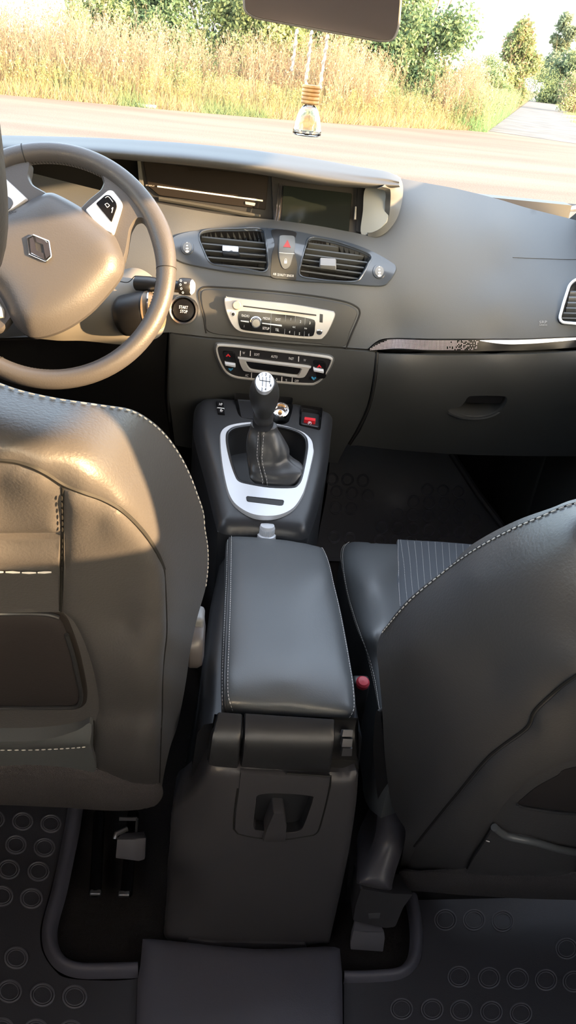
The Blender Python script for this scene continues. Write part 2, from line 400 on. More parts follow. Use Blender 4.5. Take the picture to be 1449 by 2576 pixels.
# defroster strip at the far edge
# hood over instruments
HC = ((-450, (330, 348, 360, 376, 395)), (-100, (338, 352, 363, 377, 392)), (200, (345, 358, 369, 382, 394)), (380, (354, 369, 381, 395, 407)), (500, (363, 379, 391, 405, 418)), (650, (379, 396, 409, 423, 437)), (800, (401, 419, 433, 449, 464)), (900, (419, 436, 448, 461, 472)), (970, (431, 446, 456, 466, 474)), (1004, (446, 455, 461, 467, 471)))
HY = (1.64, 1.52, 1.458, 1.444, 1.47)
rowsH = []
for k in range(5): rowsH.append(crv([YZ(x, ys[k], HY[k] - (0 if x < 700 else (x-700)/300.*.06 if k < 2 else (x-700)/300.*.01)) for x, ys in HC], 10, False))
back = rowsH[0] + np.array([0, .22, -.035]); under = rowsH[4] + np.array([0, .10, -.012])
rowsH = np.array([back] + rowsH + [under]); GR = np.array([crv(rowsH[:, j], 6, False) for j in range(rowsH.shape[1])]).transpose(1, 0, 2)
mb = MB(); mb.rings([list(r) for r in GR], closed=False); mb.obj('instrument_hood', DASH, dash, smooth=80)
# curled right end of the hood
HE = Surf([(985, 470, 1.46), (981, 510, 1.463), (977, 545, 1.463), (948, 580, 1.467), (925, 587, 1.474), (1004, 447, 1.60), (1013, 475, 1.56), (1009, 512, 1.525), (997, 550, 1.495), (975, 580, 1.475), (950, 594, 1.47), (990, 455, 1.50), (998, 480, 1.485), (994, 520, 1.477)])
he = np.array(list(crv([(996, 440), (1008, 452), (1013, 475), (1009, 512), (997, 550), (975, 580), (950, 595), (925, 593)], 4, False)) + list(crv([(925, 587), (948, 580), (966, 566), (977, 545), (981, 510), (981, 480), (975, 474), (960, 470)], 4, False)))
MB().plate(he, HE, .001, .01, 0, step=7).obj('hood_end', DASH, dash)
# recess behind the opening
RS = Surf([(-300, 380, 1.60), (600, 400, 1.62), (1000, 440, 1.60), (-300, 500, 1.55), (600, 560, 1.55), (1000, 600, 1.53)])
MB().plate(np.array([(-450, 350), (200, 365), (600, 385), (980, 450), (1000, 600), (600, 580), (200, 520), (-450, 500)], float), RS, h=-.02, d=.01, b=0, step=40).obj('recess_back', BLK, dash)
# information display in the recess
IS = Surf([(350, 405, 1.56), (680, 440, 1.555), (370, 520, 1.53), (690, 555, 1.53)], .0)
disp = thing('instrument_display', 'long dark digital instrument display under the dashboard hood', 'display', YZ(520, 470, 1.55))
MB().plate(rnd([(350, 400), (690, 440), (690, 560), (395, 528), (356, 480)], 4), IS, h=-.004, d=.02, b=0, step=30).obj('housing', CONS, disp)
MB().plate(rnd([(360, 405), (676, 443), (668, 528), (400, 492), (372, 468)], 4), IS, h=.001, d=.004, b=1, step=30).obj('screen', mat('display_smoke', (.016, .014, .013), .2), disp)
mb = MB(); mb.plate(np.array([(396, 468), (396, 471.5), (661, 507.5), (661, 503.5)], float), IS, .0025, .001, 0, step=0); mb.obj('white_line', mat('line_white', (.8, .8, .78), .4), disp)
mb = MB(); mb.text('SET DISPLAY', 378, 468, 3.6, IS, .1, .0022, stretch=.8); mb.obj('lettering', TXG, disp, smooth=0)
mb = MB(); mb.plate(rnd([(616, 507), (643, 511), (641, 519), (617, 515)], 2), IS, .0025, 0, .6, step=0); mb.obj('display_button', TXG, disp)
mb = MB(); mb.line([(400, 500), (520, 520), (600, 535), (655, 545)], IS, .004, .002); mb.obj('lower_ledge', DASHL, disp)
# left instrument cowl seen through the wheel
mb = MB(); mb.plate(rnd([(345, 402), (354, 402), (362, 470), (350, 462)], 2), IS, .004, .02, 1, step=0); mb.obj('side_rib', DASH, disp)
# navigation screen
NS = Surf([(705, 460, 1.535), (915, 480, 1.52), (700, 560, 1.505), (905, 585, 1.495)])
nav = thing('navigation_screen', 'switched-off dark navigation screen at the right end of the dashboard hood', 'screen', YZ(800, 520, 1.52))
MB().plate(rnd([(682, 440), (926, 466), (912, 590), (800, 574), (688, 560)], 4), NS, -.006, .02, 1, step=30).obj('housing', CONS, nav)
MB().plate(rnd([(712, 466), (886, 486), (878, 590), (706, 566)], 5), NS, .002, .006, 1.5, step=30).obj('screen', SCRG, nav)
mb = MB(); mb.line([(709, 463), (704, 520), (698, 560)], NS, .0013, .002); mb.line([(702, 462), (697, 520), (692, 558)], NS, .0008, .002); mb.obj('chrome_edge', CHR, nav)
mb = MB(); mb.plate(rnd([(893, 520), (897, 520), (896, 553), (890, 553)], 1), NS, .004, .002, .6, step=0); mb.obj('card_slot', TXG, nav)
mb = MB(); mb.plate(rnd([(900, 472), (920, 474), (912, 585), (896, 582)], 2), NS, -.001, .01, 0, step=0); mb.obj('end_gap', BLK, nav)
ES = Surf([(920, 474, 1.50), (980, 478, 1.475), (978, 530, 1.465), (960, 570, 1.463), (905, 588, 1.485), (940, 520, 1.48)])
MB().plate(crv([(918, 474), (950, 474), (980, 478), (980, 510), (977, 545), (966, 566), (945, 582), (908, 589), (912, 530)], 5), ES, .0, .01, 1, step=8).obj('end_panel', mat('pale_grey_plastic', (.28, .30, .30), .4), nav)

# ---------------- centre air vents
def vent(parent, hole, n, lo, hi, slope, slatmat=SLAT):
    mb = MB(); mb.plate(inset(hole, -2), DS, -.03, .002, 0, step=20); mb.obj('duct', BLK, parent)
    mb = MB(); lp = hole
    V = []; q = hole if area(hole) > 0 else hole[::-1]
    a = DS.at(q, .001); b = DS.at(q, -.03); m = len(q)
    mb.add(list(a)+list(b), [(i, (i+1) % m, m+(i+1) % m, m+i) for i in range(m)]); mb.obj('duct_wall', BLK, parent)
    y0, y1 = hole[:, 1].min()-12, hole[:, 1].max()+12; xm = (hole[:, 0].min()+hole[:, 0].max())/2
    for k in range(n):
        yc = lo + (hi-lo)*k/(n-1); xs = np.linspace(hole[:, 0].min()-2, hole[:, 0].max()+2, 60)
        pts = np.c_[xs, yc + slope*(xs-xm)]; ins = pts[inside(hole, pts)]
        if len(ins) < 4: continue
        a, b = ins[0], ins[-1]; t = 2.6
        MB().plate(np.array([a+[0, -t], b+[0, -t], b+[0, t], a+[0, t]]), DS, -.004, .02, .8, step=0).obj('slat', slatmat, parent)
    for k in range(5):
        x = hole[:, 0].min()+ (hole[:, 0].max()-hole[:, 0].min())*(k+.7)/5.4; ys = np.linspace(y0, y1, 60); pts = np.c_[x+ys*0, ys]; ins = pts[inside(hole, pts)]
        if len(ins) < 4: continue
        a, b = ins[0], ins[-1]
        MB().plate(np.array([a+[-1.3, 0], a+[1.3, 0], b+[1.3, 0], b+[-1.3, 0]]), DS, -.014, .012, 0, step=0).obj('rear_vane', BLK, parent)
cv = thing('centre_vent_unit', 'glossy blue-black panel with two slatted air vents in the middle of the dashboard', 'air vent', YZ(715, 640, 1.42))
BEZ = crv([(425, 622), (432, 602), (446, 592), (470, 585), (501, 581), (577, 577), (665, 576), (744, 584), (790, 593), (864, 608), (930, 631), (985, 660), (997, 674), (993, 690), (979, 710), (965, 720), (930, 721), (842, 714), (753, 709), (674, 697), (568, 685), (506, 674), (470, 666), (448, 658), (430, 645)], 4)
MB().plate(BEZ, DS, h=.004, d=.006, b=2.5, holes=[inset(VL, -1), inset(VR, -1)], step=10).obj('bezel', GLOSS, cv)
for hl in (VL, VR):
    mb = MB(); c = inset(hl, -3.5); mb.tube(DS.at(c, .0042), .0016, 8, closed=True); mb.obj('opening_rim', GLOSS, cv)
vent(cv, VL, 5, 600, 668, .10); vent(cv, VR, 6, 616, 692, .13)
for (a, b, c, d) in ((559, 622, 603, 641), (804, 652, 846, 676)):
    mb = MB(); mb.plate(rnd([(a, b), (c, b+3), (c, d), (a, d-3)], 4), DS, .008, .01, 2, step=6); mb.obj('slider_tab', CHR if a < 600 else mat('tab_grey', (.22, .23, .25), .3), cv)
for (x, y) in ((471, 625), (952, 685)):
    dl = MB(); dl.plate(ell(x, y, 18, 19), DS, .006, .004, 2, step=6); dl.plate(ell(x, y, 14, 15), DS, .0068, .002, 3, step=6, mi=1); dl = dl.obj('vent_dial', [GLOSS, DIAL], cv)
    mb = MB()
    for k in range(4): mb.plate(ell(x-1+k*.3, y-10+k*7, 1.5+k*1.1, 1.2+k*.5, 10), DS, .0082, .001, 0, step=0)
    mb.obj('dial_mark', TXT, dl, smooth=0)
hz = MB().plate(crv([(683, 585), (712, 583), (744, 590), (738, 610), (737, 627), (747, 663), (746, 690), (743, 706), (712, 703), (680, 697), (681, 660), (683, 640), (690, 615)], 4), DS, .0048, .004, 1, step=10).obj('hazard_plate', BLK, cv)
hb = MB(); hb.plate(crv([(702, 599), (720, 598), (737, 601), (740, 615), (739, 630), (733, 655), (728, 670), (718, 677), (707, 673), (700, 655), (698, 640), (699, 612)], 4), DS, .008, .004, 2, step=8)
hb.obj('hazard_button', mat('button_grey', (.10, .11, .12), .35), cv)
mb = MB(); mb.plate(np.array([(719, 610), (727, 627), (709, 625)], float), DS, .0088, .001, 0, step=0); mb.obj('hazard_triangle', mat('hazard_red', (.30, .03, .03), .5), hz, smooth=0)
mb = MB(); mb.plate(rnd([(712, 655), (719, 655), (719, 662), (712, 662)], 1), DS, .0088, .001, 0, step=0); mb.tube(DS.at(ell(715.5, 654, 2.4, 3, 10), .0088), .0005, 5, closed=True); mb.text('AIR QUALITY SENSOR', 712, 692, 6.5, DS, .10, .0056, stretch=.62); mb.line([(700, 637), (718, 639), (737, 641)], DS, .0005, .0083, sm=1); mb.obj('lettering', TXT, hz, smooth=0)
# right side vent
sv = thing('side_air_vent', 'chrome-rimmed slatted air vent at the right edge of the dashboard', 'air vent', YZ(1500, 770, 1.37))
mb = MB(); mb.plate(inset(VS, -11), DS, .004, .004, 2, holes=[inset(VS, 0)], step=10); mb.obj('bezel', BLK, sv)
mb = MB(); mb.tube(DS.at(inset(VS, -6), .0048), .0028, 8, closed=True); mb.obj('chrome_rim', SIL, sv)
vent(sv, VS, 6, 730, 800, .02)

# ---------------- car radio
ra = thing('car_radio', 'silver car radio with black keypad and round knobs below the centre vents', 'radio', YZ(705, 800, 1.395))
RO = crv([(565, 753), (570, 748), (580, 748), (694, 761), (770, 771), (830, 781), (841, 785), (842, 796), (828, 827), (814, 846), (797, 851), (718, 846), (624, 835), (600, 830), (585, 818), (573, 795), (566, 770)], 4)
MB().plate(RO, DS, .010, .006, 2.2, step=12).obj('faceplate', SILR, ra)
kp = MB().plate(crv([(606, 781), (650, 784), (694, 789), (740, 794), (783, 801), (793, 807), (793, 820), (791, 834), (782, 843), (740, 841), (694, 836), (650, 832), (612, 827), (602, 819), (598, 802), (599, 788)], 4), DS, .0115, .002, 1, step=12).obj('keypad', BGL, ra)
mb = MB()
for t, x, y in (('RADIO', 617, 793), ('MEDIA', 669, 800), ('EXIT', 698, 803), ('SETUP', 668, 823), ('TEL', 696, 827), ('1', 730, 803), ('2', 755, 808), ('3', 779, 811), ('4', 727, 832), ('5', 752, 836), ('6', 776, 838), ('<<', 738, 821), ('>>', 768, 824), ('i', 614, 817)):
    mb.text(t, x, y, 6, DS, .12, .0128, stretch=.75)
mb.obj('lettering', TXT, kp, smooth=0)
for x0, y0, x1, y1 in ((681, 788, 679, 834), (717, 792, 714, 840), (742, 795, 739, 843), (767, 798, 764, 845)): mb = MB(); mb.line([(x0, y0), (x1, y1)], DS, .0004, .0121, sm=1); mb.obj('key_gap', TXG, kp)
for a in ((605, 803, 626, 806), (658, 809, 708, 816)):
    mb = MB(); mb.plate(rnd([(a[0], a[1]), (a[2], a[3]-1), (a[2], a[3]+3.5), (a[0], a[1]+3)], 1), DS, .0135, .002, .6, step=0); mb.obj('key_bar', SIL, kp)
def knob(parent, x, y, r, S, h0, hh, m, m2=None, name='knob'):
    c = S.at([(x, y)], h0)[0]; n = S.nrm([(x, y)])[0]; R = r*np.linalg.norm(S.at([(x+5, y)])[0]-S.at([(x-5, y)])[0])/10
    mb = MB(); mb.lathe(c, n, [(R*1.15, 0), (R*1.15, hh*.25), (R, hh*.35), (R*.97, hh*.85), (R*.85, hh), (R*.6, hh*1.0), (.0001, hh*.97)], 24)
    o = mb.obj(name, m, parent)
    if m2: k = MB(); k.lathe(c, n, [(R*.72, hh), (R*.68, hh*1.03), (.0001, hh*1.08)], 24); k.obj('knob_cap', m2, o)
    return o
knob(ra, 596, 768, 10.5, DS, .010, .010, mat('knob_grey', (.3, .28, .25), .4), None, 'volume_knob')
knob(ra, 587, 789, 5.5, DS, .010, .003, SIL, BLK, 'source_button')
knob(ra, 643, 808, 13, DS, .011, .012, CHR, mat('knob_warm', (.35, .33, .28), .35), 'menu_knob')
mb = MB(); mb.plate(rnd([(611, 768.5), (796, 791), (796, 794.5), (611, 771.5)], 1.5), DS, .0104, .001, 0, step=0); mb.obj('disc_slot', BLK, ra)
mb = MB(); mb.plate(rnd([(804.5, 789), (812.5, 790), (811.5, 810), (803.5, 809)], 1), DS, .0105, .001, 0, step=0); mb.obj('usb_port', BGL, ra)
knob(ra, 803, 832, 6.5, DS, .010, .002, CHR, BLK, 'audio_jack')
mb = MB(); mb.text('Bluetooth', 703, 770.5, 4, DS, .12, .0106, stretch=.8); mb.obj('lettering', TXT, ra, smooth=0)

# ---------------- climate control
cl = thing('climate_control_panel', 'silver-ringed climate control panel with black buttons below the radio', 'control panel', YZ(690, 912, 1.39))
CO = crv([(545, 866), (553, 862), (600, 865), (671, 873), (740, 881), (812, 890), (833, 895), (837, 904), (828, 925), (812, 948), (795, 960), (776, 963), (704, 958), (631, 950), (590, 944), (566, 930), (550, 902), (543, 878)], 4)
mb = MB(); mb.plate(inset(CO, -5)-[1, -2], DS, .004, .004, 2, step=14); mb.obj('outer_lip', DASH, cl)
mb = MB(); mb.plate(CO, DS, .009, .004, 1.5, holes=[inset(CO, 5.5)], step=14); mb.obj('silver_ring', SILR, cl)
fp = MB().plate(inset(CO, 5), DS, .0065, .003, 0, step=14).obj('button_panel', mat('button_black', (.018, .018, .02), .35), cl)
FO = crv([(601, 895), (606, 893), (694, 904), (776, 914), (778, 921), (768, 938), (757, 942), (740, 941), (671, 932), (620, 926), (609, 920), (602, 904)], 4)
FI = crv([(619, 903), (623, 902), (690, 910), (752, 918), (756, 921), (750, 933), (740, 935), (690, 929), (640, 922), (627, 917)], 4)
mb = MB(); mb.plate(FO, DS, .012, .003, 1.5, holes=[FI], step=12); mb.obj('display_frame', SILR, cl)
mb = MB(); mb.plate(inset(FI, -1), DS, .008, .001, 0, step=12); mb.obj('climate_display', BGL, cl)
for (x0, y0, x1, y1, sx, sy) in ((558, 876, 594, 924, 565, 902), (785, 900, 822, 950, 787, 917)):
    rk = MB().plate(rnd([(x0, y0), (x1-2, y0+4), (x1, y1-4), (x0+12, y1-3)], 9), DS, .0095, .004, 2, step=10).obj('temperature_rocker', BGL, cl)
    mb = MB(); mb.plate(rnd([(sx, sy), (sx+27, sy+4), (sx+28, sy+12), (sx+1, sy+7)], 2), DS, .015, .006, 1.5, step=0); mb.obj('rocker_tab', SIL, rk)
for x, y in ((574, 887), (803, 914)): mb = MB(); mb.plate(np.array([(x, y-4), (x+6, y+3), (x+3, y+3), (x, y), (x-3, y+3), (x-6, y+2)], float), DS, .0105, .0005, 0, step=0); mb.obj('red_arrow', RED, fp, smooth=0)
for x, y in ((580, 921), (789, 944)): mb = MB(); mb.plate(np.array([(x, y+4), (x-6, y-2), (x-3, y-2), (x, y+1), (x+3, y-1), (x+6, y-1)], float), DS, .0105, .0005, 0, step=0); mb.obj('blue_arrow', BLU, fp, smooth=0)
mb = MB()
for t, x, y in (('SOFT', 646, 887), ('AUTO', 690, 892), ('FAST', 732, 897), ('OFF', 746, 952), ('AC', 621, 938), ('W', 613, 883), ('W', 766, 901), ('%', 720, 950), ('A', 696, 947)): mb.text(t, x, y, 6, DS, .12, .0078, stretch=.7)
for x, y in ((630, 884), (751, 898), (709, 948), (735, 950), (633, 938), (605, 884)): mb.plate(np.array([(x-1, y-6), (x+1, y-6), (x+.5, y+6), (x-1.5, y+6)], float), DS, .008, .0005, 0, step=0)
mb.obj('lettering', TXT, fp, smooth=0)

# ---------------- start button
sb = thing('start_button', 'round START STOP button with a chrome ring right of the steering wheel', 'button', YZ(463, 780, 1.40))
c = DS.at([(463, 780)], .0)[0]; n = DS.nrm([(463, 780)])[0]; k = .74e-3
mb = MB(); mb.lathe(c, n, [(36*k, -.004), (36*k, .008), (34*k, .012), (30*k, .012), (27*k, .008), (27*k, -.002)], 36); mb.obj('chrome_ring', CHR, sb)
mb = MB(); mb.lathe(c, n, [(26.5*k, -.002), (26.5*k, .008), (25*k, .0095), (.0001, .0105)], 36); mb.obj('cap', BGL, sb)
SB = Surf([(440, 780, YZ(440, 780, 1.4)[1]), (490, 780, 1.4), (463, 800, 1.4)])
mb = MB(); mb.text('START', 463, 774, 7.5, DS, .1, .011, stretch=.75); mb.text('STOP', 464, 784, 7.5, DS, .1, .011, stretch=.75); mb.obj('lettering', TXT, sb, smooth=0)
#@@PART2
# ================================================================ STEERING WHEEL
wc = np.array([-.2557, 1.17, .808]); tl = .55
wa = np.array([1., 0, 0]); wb = np.array([0, math.sin(tl), math.cos(tl)]); wn = np.array([0, -math.cos(tl), math.sin(tl)])
sw = thing('steering_wheel', 'black leather steering wheel with silver spokes, left of the dashboard', 'steering wheel', wc)
WS = plane_surf(wc, wn)
mb = MB(); R0 = .167; R = []
for a in np.linspace(0, 2*np.pi, 96, endpoint=False):
    c = wc + R0*(math.cos(a)*wa + math.sin(a)*wb); ra_ = math.cos(a)*wa + math.sin(a)*wb
    k = 1 + .12*math.exp(-((a-.35)/.25)**2)
    R.append([c + .0145*math.cos(t)*ra_*k + .0165*math.sin(t)*wn for t in np.linspace(0, 2*np.pi, 18, endpoint=False)])
R.append(R[0]); mb.rings(R, cap=(False, False)); rim = mb.obj('rim', LEA, sw, weld=True)
for a in (1.86, .06, -1.98, 3.4):
    mb = MB()
    c = wc + R0*(math.cos(a)*wa + math.sin(a)*wb); ra_ = math.cos(a)*wa + math.sin(a)*wb
    mb.tube([c + .0148*math.cos(t)*ra_ + .0168*math.sin(t)*wn for t in np.linspace(0, 2*np.pi, 24, endpoint=False)], .0007, 5, closed=True); mb.obj('rim_seam', SEAM, rim)
# inner stitching along the rim
mb = MB()
for a in np.arange(0, 2*np.pi, .03):
    P = [wc + (R0-.0143)*(math.cos(a+t)*wa + math.sin(a+t)*wb) + wn*(s_*.003) for t, s_ in ((0, -1), (.008, 1))]; mb.tube(P, .0006, 4)
mb.obj('rim_stitching', SEAM, rim)
spk = rnd([(195, 534), (225, 503), (254, 480), (262, 462), (252, 436), (300, 415), (402, 560), (408, 660), (388, 612), (374, 574), (358, 553), (342, 557), (329, 580), (321, 630), (313, 660), (250, 610)], 8)
MB().plate(spk, WS, .006, .012, 4, step=12).obj('spoke', LEA, sw)
s2 = rnd([(-50, 440), (20, 390), (80, 410), (78, 432), (74, 448), (84, 468), (122, 489), (80, 520), (0, 560), (-60, 540)], 8)
MB().plate(s2, WS, .006, .012, 4, step=12).obj('spoke', LEA, sw)
s3 = rnd([(-120, 640), (0, 700), (40, 790), (10, 830), (-60, 850), (-150, 800)], 10)
MB().plate(s3, WS, .004, .012, 4, step=14).obj('spoke', LEA, sw)
ins = MB().plate(rnd([(216, 535), (274, 485), (286, 485), (305, 508), (311, 521), (305, 543), (288, 598), (250, 580)], 7), WS, .012, .01, 2.5, step=8).obj('spoke_trim', SIL, sw)
cp_ = MB().plate(rnd([(243, 521), (268, 499), (280, 499), (296, 518), (298, 530), (284, 570)], 5), WS, .0135, .003, 1.5, step=8).obj('control_button', BGL, ins)
mb = MB(); mb.tube(WS.at(rnd([(267, 524), (273, 521), (279, 527), (273, 532)], 1), .0142), .0005, 5, closed=True); mb.line([(268, 508), (276, 505), (287, 518)], WS, .0006, .0142); mb.line([(284, 536), (287, 532), (284, 545)], WS, .0006, .0142); mb.obj('button_symbols', TXT, cp_)
i2 = MB().plate(rnd([(18, 455), (75, 508), (30, 540), (0, 556), (-50, 565), (-80, 520), (-60, 450)], 6), WS, .012, .01, 2.5, step=10).obj('spoke_trim', SIL, sw)
MB().plate(rnd([(0, 492), (14, 494), (36, 508), (41, 520), (32, 536), (0, 549), (-30, 545), (-50, 510)], 6), WS, .0135, .003, 2, step=10).obj('control_button', mat('button_slate', (.08, .09, .11), .35), i2)
MB().plate(rnd([(-60, 700), (0, 762), (13, 782), (13, 803), (-40, 803)], 4), WS, .012, .01, 2, step=10).obj('spoke_trim', SIL, sw)
pad = crv([(0, 549), (40, 528), (74, 509), (105, 493), (121, 488), (145, 492), (207, 526), (255, 564), (290, 595), (305, 625), (313, 650), (312, 672), (300, 706), (241, 775), (193, 813), (145, 838), (100, 850), (75, 848), (52, 833), (31, 806), (0, 744), (-50, 690), (-85, 640), (-60, 590)], 4)
PSRF = lambda q: dome(pad, .004, .034, 24)(q)
ap = MB().plate(pad, WS, PSRF, .006, 0, step=9).obj('airbag_cover', LEA, sw)
# diamond badge
hx = np.array([(81, 622), (98.5, 612), (138, 628), (144.5, 667), (128, 682), (87, 664)], float)
HB = .0335
bd = MB().plate(rnd(hx, 3), WS, HB+.002, .004, 1, step=6).obj('badge', CONS, ap)
mb = MB(); q = inset(hx, 2.2)
mb.tube(WS.at(rnd(q, 2), HB+.0032), .0009, 6, closed=True)
mb.plate(rnd([(89, 624), (98, 618), (103, 633), (107, 652), (124, 659), (127, 676), (92, 660)], .5), WS, HB+.0042, .002, .8, step=4)
mb.plate(rnd([(102, 617), (136, 631), (141, 664), (130, 674), (125, 658), (122, 639), (106, 632)], .5), WS, HB+.0042, .002, .8, step=4)
mb.obj('badge_emblem', CHR, bd)
mb = MB(); mb.text('AIRBAG', 40, 560, 7, WS, -.35, .0345, stretch=1); mb.obj('airbag_lettering', CONS, ap, smooth=0)
mb = MB()
mb.lathe(wc-wn*.002, -wn, [(.075, -.004), (.072, .03), (.055, .045), (.05, .09)], 32); mb.obj('hub_collar', BLK, sw)
# column shroud and stalks
co = thing('steering_column', 'light-catching plastic steering column shroud behind the steering wheel', 'steering column', (-.25, 1.33, .74))
shp = crv([(60, 740), (160, 700), (290, 672), (330, 664), (360, 672), (388, 696), (408, 735), (414, 790), (405, 832), (380, 850), (330, 862), (280, 860), (200, 852), (120, 850), (50, 830)], 5)
CSF = plane_surf((-.25, 1.31, .74), (0, -.9, .42))
mb = MB(); mb.plate(shp, CSF, dome(shp, -.03, .018, 30), 0, 0, step=10, dirv=(0, .16, -.05), grow=.1); mb.obj('shroud', mat('sunlit_shroud_plastic', (.20, .19, .17), .5), co)  # lighter base colour stands in for direct sun on the shroud
mb = MB(); mb.line([(300, 712), (325, 715), (342, 700), (350, 705), (352, 728)], CSF, .0007, .017); mb.obj('shroud_seam', SEAM, co)
def cyl(parent, name, m, px0, px1, Y0, Y1, prof, n=32):
    a = YZ(*px0, Y0); b = YZ(*px1, Y1); d = b-a; L = np.linalg.norm(d); mb = MB(); mb.lathe(a, d, [(r, t*L) for r, t in prof], n); return mb.obj(name, m, parent), a, d/L
ac = thing('audio_control_pod', 'thick black cylindrical control stalk on the right of the steering column', 'control stalk', YZ(345, 785, 1.27))
cyl(ac, 'body', BLK, (312, 795), (398, 782), 1.285, 1.265, [(.0001, -.08), (.030, -.06), (.033, 0), (.034, .1), (.0345, .72), (.033, .78), (.0325, .8)])
cyl(ac, 'end_cap', mat('amber_brown_plastic', (.16, .12, .08), .3), (378, 785), (402, 782), 1.27, 1.265, [(.0345, 0), (.034, .08), (.032, .3), (.028, .9), (.015, 1.1), (.0001, 1.15)])
cyl(ac, 'chrome_ring', CHR, (376, 785), (379, 785), 1.27, 1.27, [(.0335, -.2), (.0355, 0), (.0355, 1), (.0335, 1.2)])
ws_ = thing('wiper_stalk', 'slim dark wiper stalk with a round silver-capped end behind the steering wheel rim', 'control stalk', YZ(410, 718, 1.27))
cyl(ws_, 'arm', CONS, (345, 712), (456, 722), 1.30, 1.262, [(.0001, -.04), (.012, 0), (.0125, .3), (.010, .6), (.009, 1.0)])
b_, a0, d0 = cyl(ws_, 'twist_knob', BLK, (452, 720), (482, 722), 1.265, 1.262, [(.009, -.1), (.0125, 0), (.0135, .3), (.0135, .9), (.012, 1.0)])
cyl(ws_, 'end_cap', SIL, (478, 722), (488, 723), 1.262, 1.26, [(.0118, 0), (.0118, .5), (.009, .9), (.0001, 1.0)])
WK = plane_surf(YZ(458, 722, 1.248), (0, -.95, .3))
mb = MB()
for x_, y_ in ((452, 706), (451, 716), (453, 726), (457, 736)): mb.tube(WK.at(ell(x_+3, y_, 2, 2.6, 8)), .0004, 4, closed=True)
mb.text('W', 466, 712, 5, WK, .1, 0); mb.obj('lettering', TXT, b_, smooth=0)
# ================================================================ CENTRE CONSOLE (front)
CS = Surf([(500, 990, 1.385), (840, 1020, 1.375), (545, 1310, 1.08), (775, 1335, 1.075)])
cn = thing('gear_console', 'black raised gear lever console in front of the armrest', 'console', (.09, 1.22, 0))
CP = crv([(506, 990), (516, 984), (550, 983), (589, 986), (660, 990), (736, 996), (790, 1006), (825, 1017), (838, 1026), (841, 1040), (837, 1079), (827, 1164), (802, 1272), (785, 1322), (775, 1334), (750, 1338), (700, 1332), (640, 1326), (580, 1325), (555, 1318), (545, 1303), (520, 1202), (489, 1086), (487, 1028), (494, 1000)], 4)
SUO = crv([(552, 1107), (554, 1093), (562, 1082), (580, 1073), (616, 1067), (660, 1066), (698, 1073), (742, 1083), (768, 1095), (784, 1112), (788, 1130), (788, 1149), (771, 1222), (758, 1256), (737, 1285), (703, 1302), (664, 1305), (627, 1298), (593, 1277), (574, 1248), (561, 1196), (554, 1145)], 4)
SUI = crv([(570, 1107), (573, 1093), (585, 1083), (603, 1078), (637, 1074), (695, 1076), (742, 1088), (764, 1102), (771, 1118), (770, 1145), (758, 1204), (748, 1224), (732, 1231), (677, 1230), (627, 1222), (602, 1215), (592, 1200), (580, 1165), (572, 1130)], 4)
CUB = rnd([(588, 988), (738, 1000), (727, 1062), (712, 1068), (606, 1050), (598, 1040)], 7)
EPB = rnd([(756, 1018), (812, 1026), (806, 1081), (752, 1070)], 5)
mb = MB(); mb.plate(CP, CS, dome(CP, -.022, 0, 13), 0, 0, holes=[SUI, CUB, EPB], step=9, dirv=(0, .0, -.42)); mb.obj('body', CONS, cn)
def pit(parent, name, hole, S, depth, m, step=12, hgt=0.0):
    q = hole if area(hole) > 0 else hole[::-1]; n = len(q); a = S.at(q, hgt); b = S.at(inset(q, .5), -depth); mb = MB()
    mb.add(list(a)+list(b), [(i, (i+1) % n, n+(i+1) % n, n+i) for i in range(n)]); mb.plate(q, S, -depth, .002, 0, step=step); return mb.obj(name, m, parent)
pit(cn, 'gear_well', SUI, CS, .05, BLK, hgt=.002)
pit(cn, 'cubby', CUB, CS, .035, BLK)
pit(cn, 'switch_recess', EPB, CS, .02, BLK)
mb = MB(); mb.plate(SUO, CS, .006, .006, 2, holes=[inset(SUI, -1)], step=9); sur = mb.obj('silver_surround', SIL, cn)
mb = MB(); mb.tube(CS.at(inset(SUI, .5), .004), .0028, 8, closed=True); mb.obj('well_lip', CONS, cn)
mb = MB(); mb.plate(rnd([(620, 1256), (712, 1266), (709, 1275), (704, 1276), (622, 1266)], 4), CS, .0064, .001, 0, step=0); mb.obj('slot', BLK, sur)
mb = MB(); mb.tube(CS.at(rnd([(619, 1255), (713, 1265), (710, 1276), (704, 1277), (621, 1267)], 4), .0062), .0009, 6, closed=True); mb.obj('slot_rim', CONS, sur)
hs = MB().plate(rnd([(543, 1011), (562, 1013), (566, 1045), (548, 1043)], 2), CS, .003, .004, 1, step=0).obj('switch', BGL, cn)
mb = MB(); mb.plate(rnd([(546, 1028), (564, 1030), (564.3, 1031.5), (546, 1029.5)], .3), CS, .0034, 0, 0, step=0); mb.text('HF', 555, 1021, 6.5, CS, .1, .0036, stretch=.8); mb.text('ffr', 557, 1037, 7, CS, .1, .0036, stretch=.9); mb.obj('switch_lettering', TXT, hs, smooth=0)
mb = MB(); mb.plate(rnd([(598, 993), (640, 996), (640, 1044), (608, 1040)], 4), CS, -.012, .01, 2, step=0); mb.obj('ashtray_lid', CONS, cn)
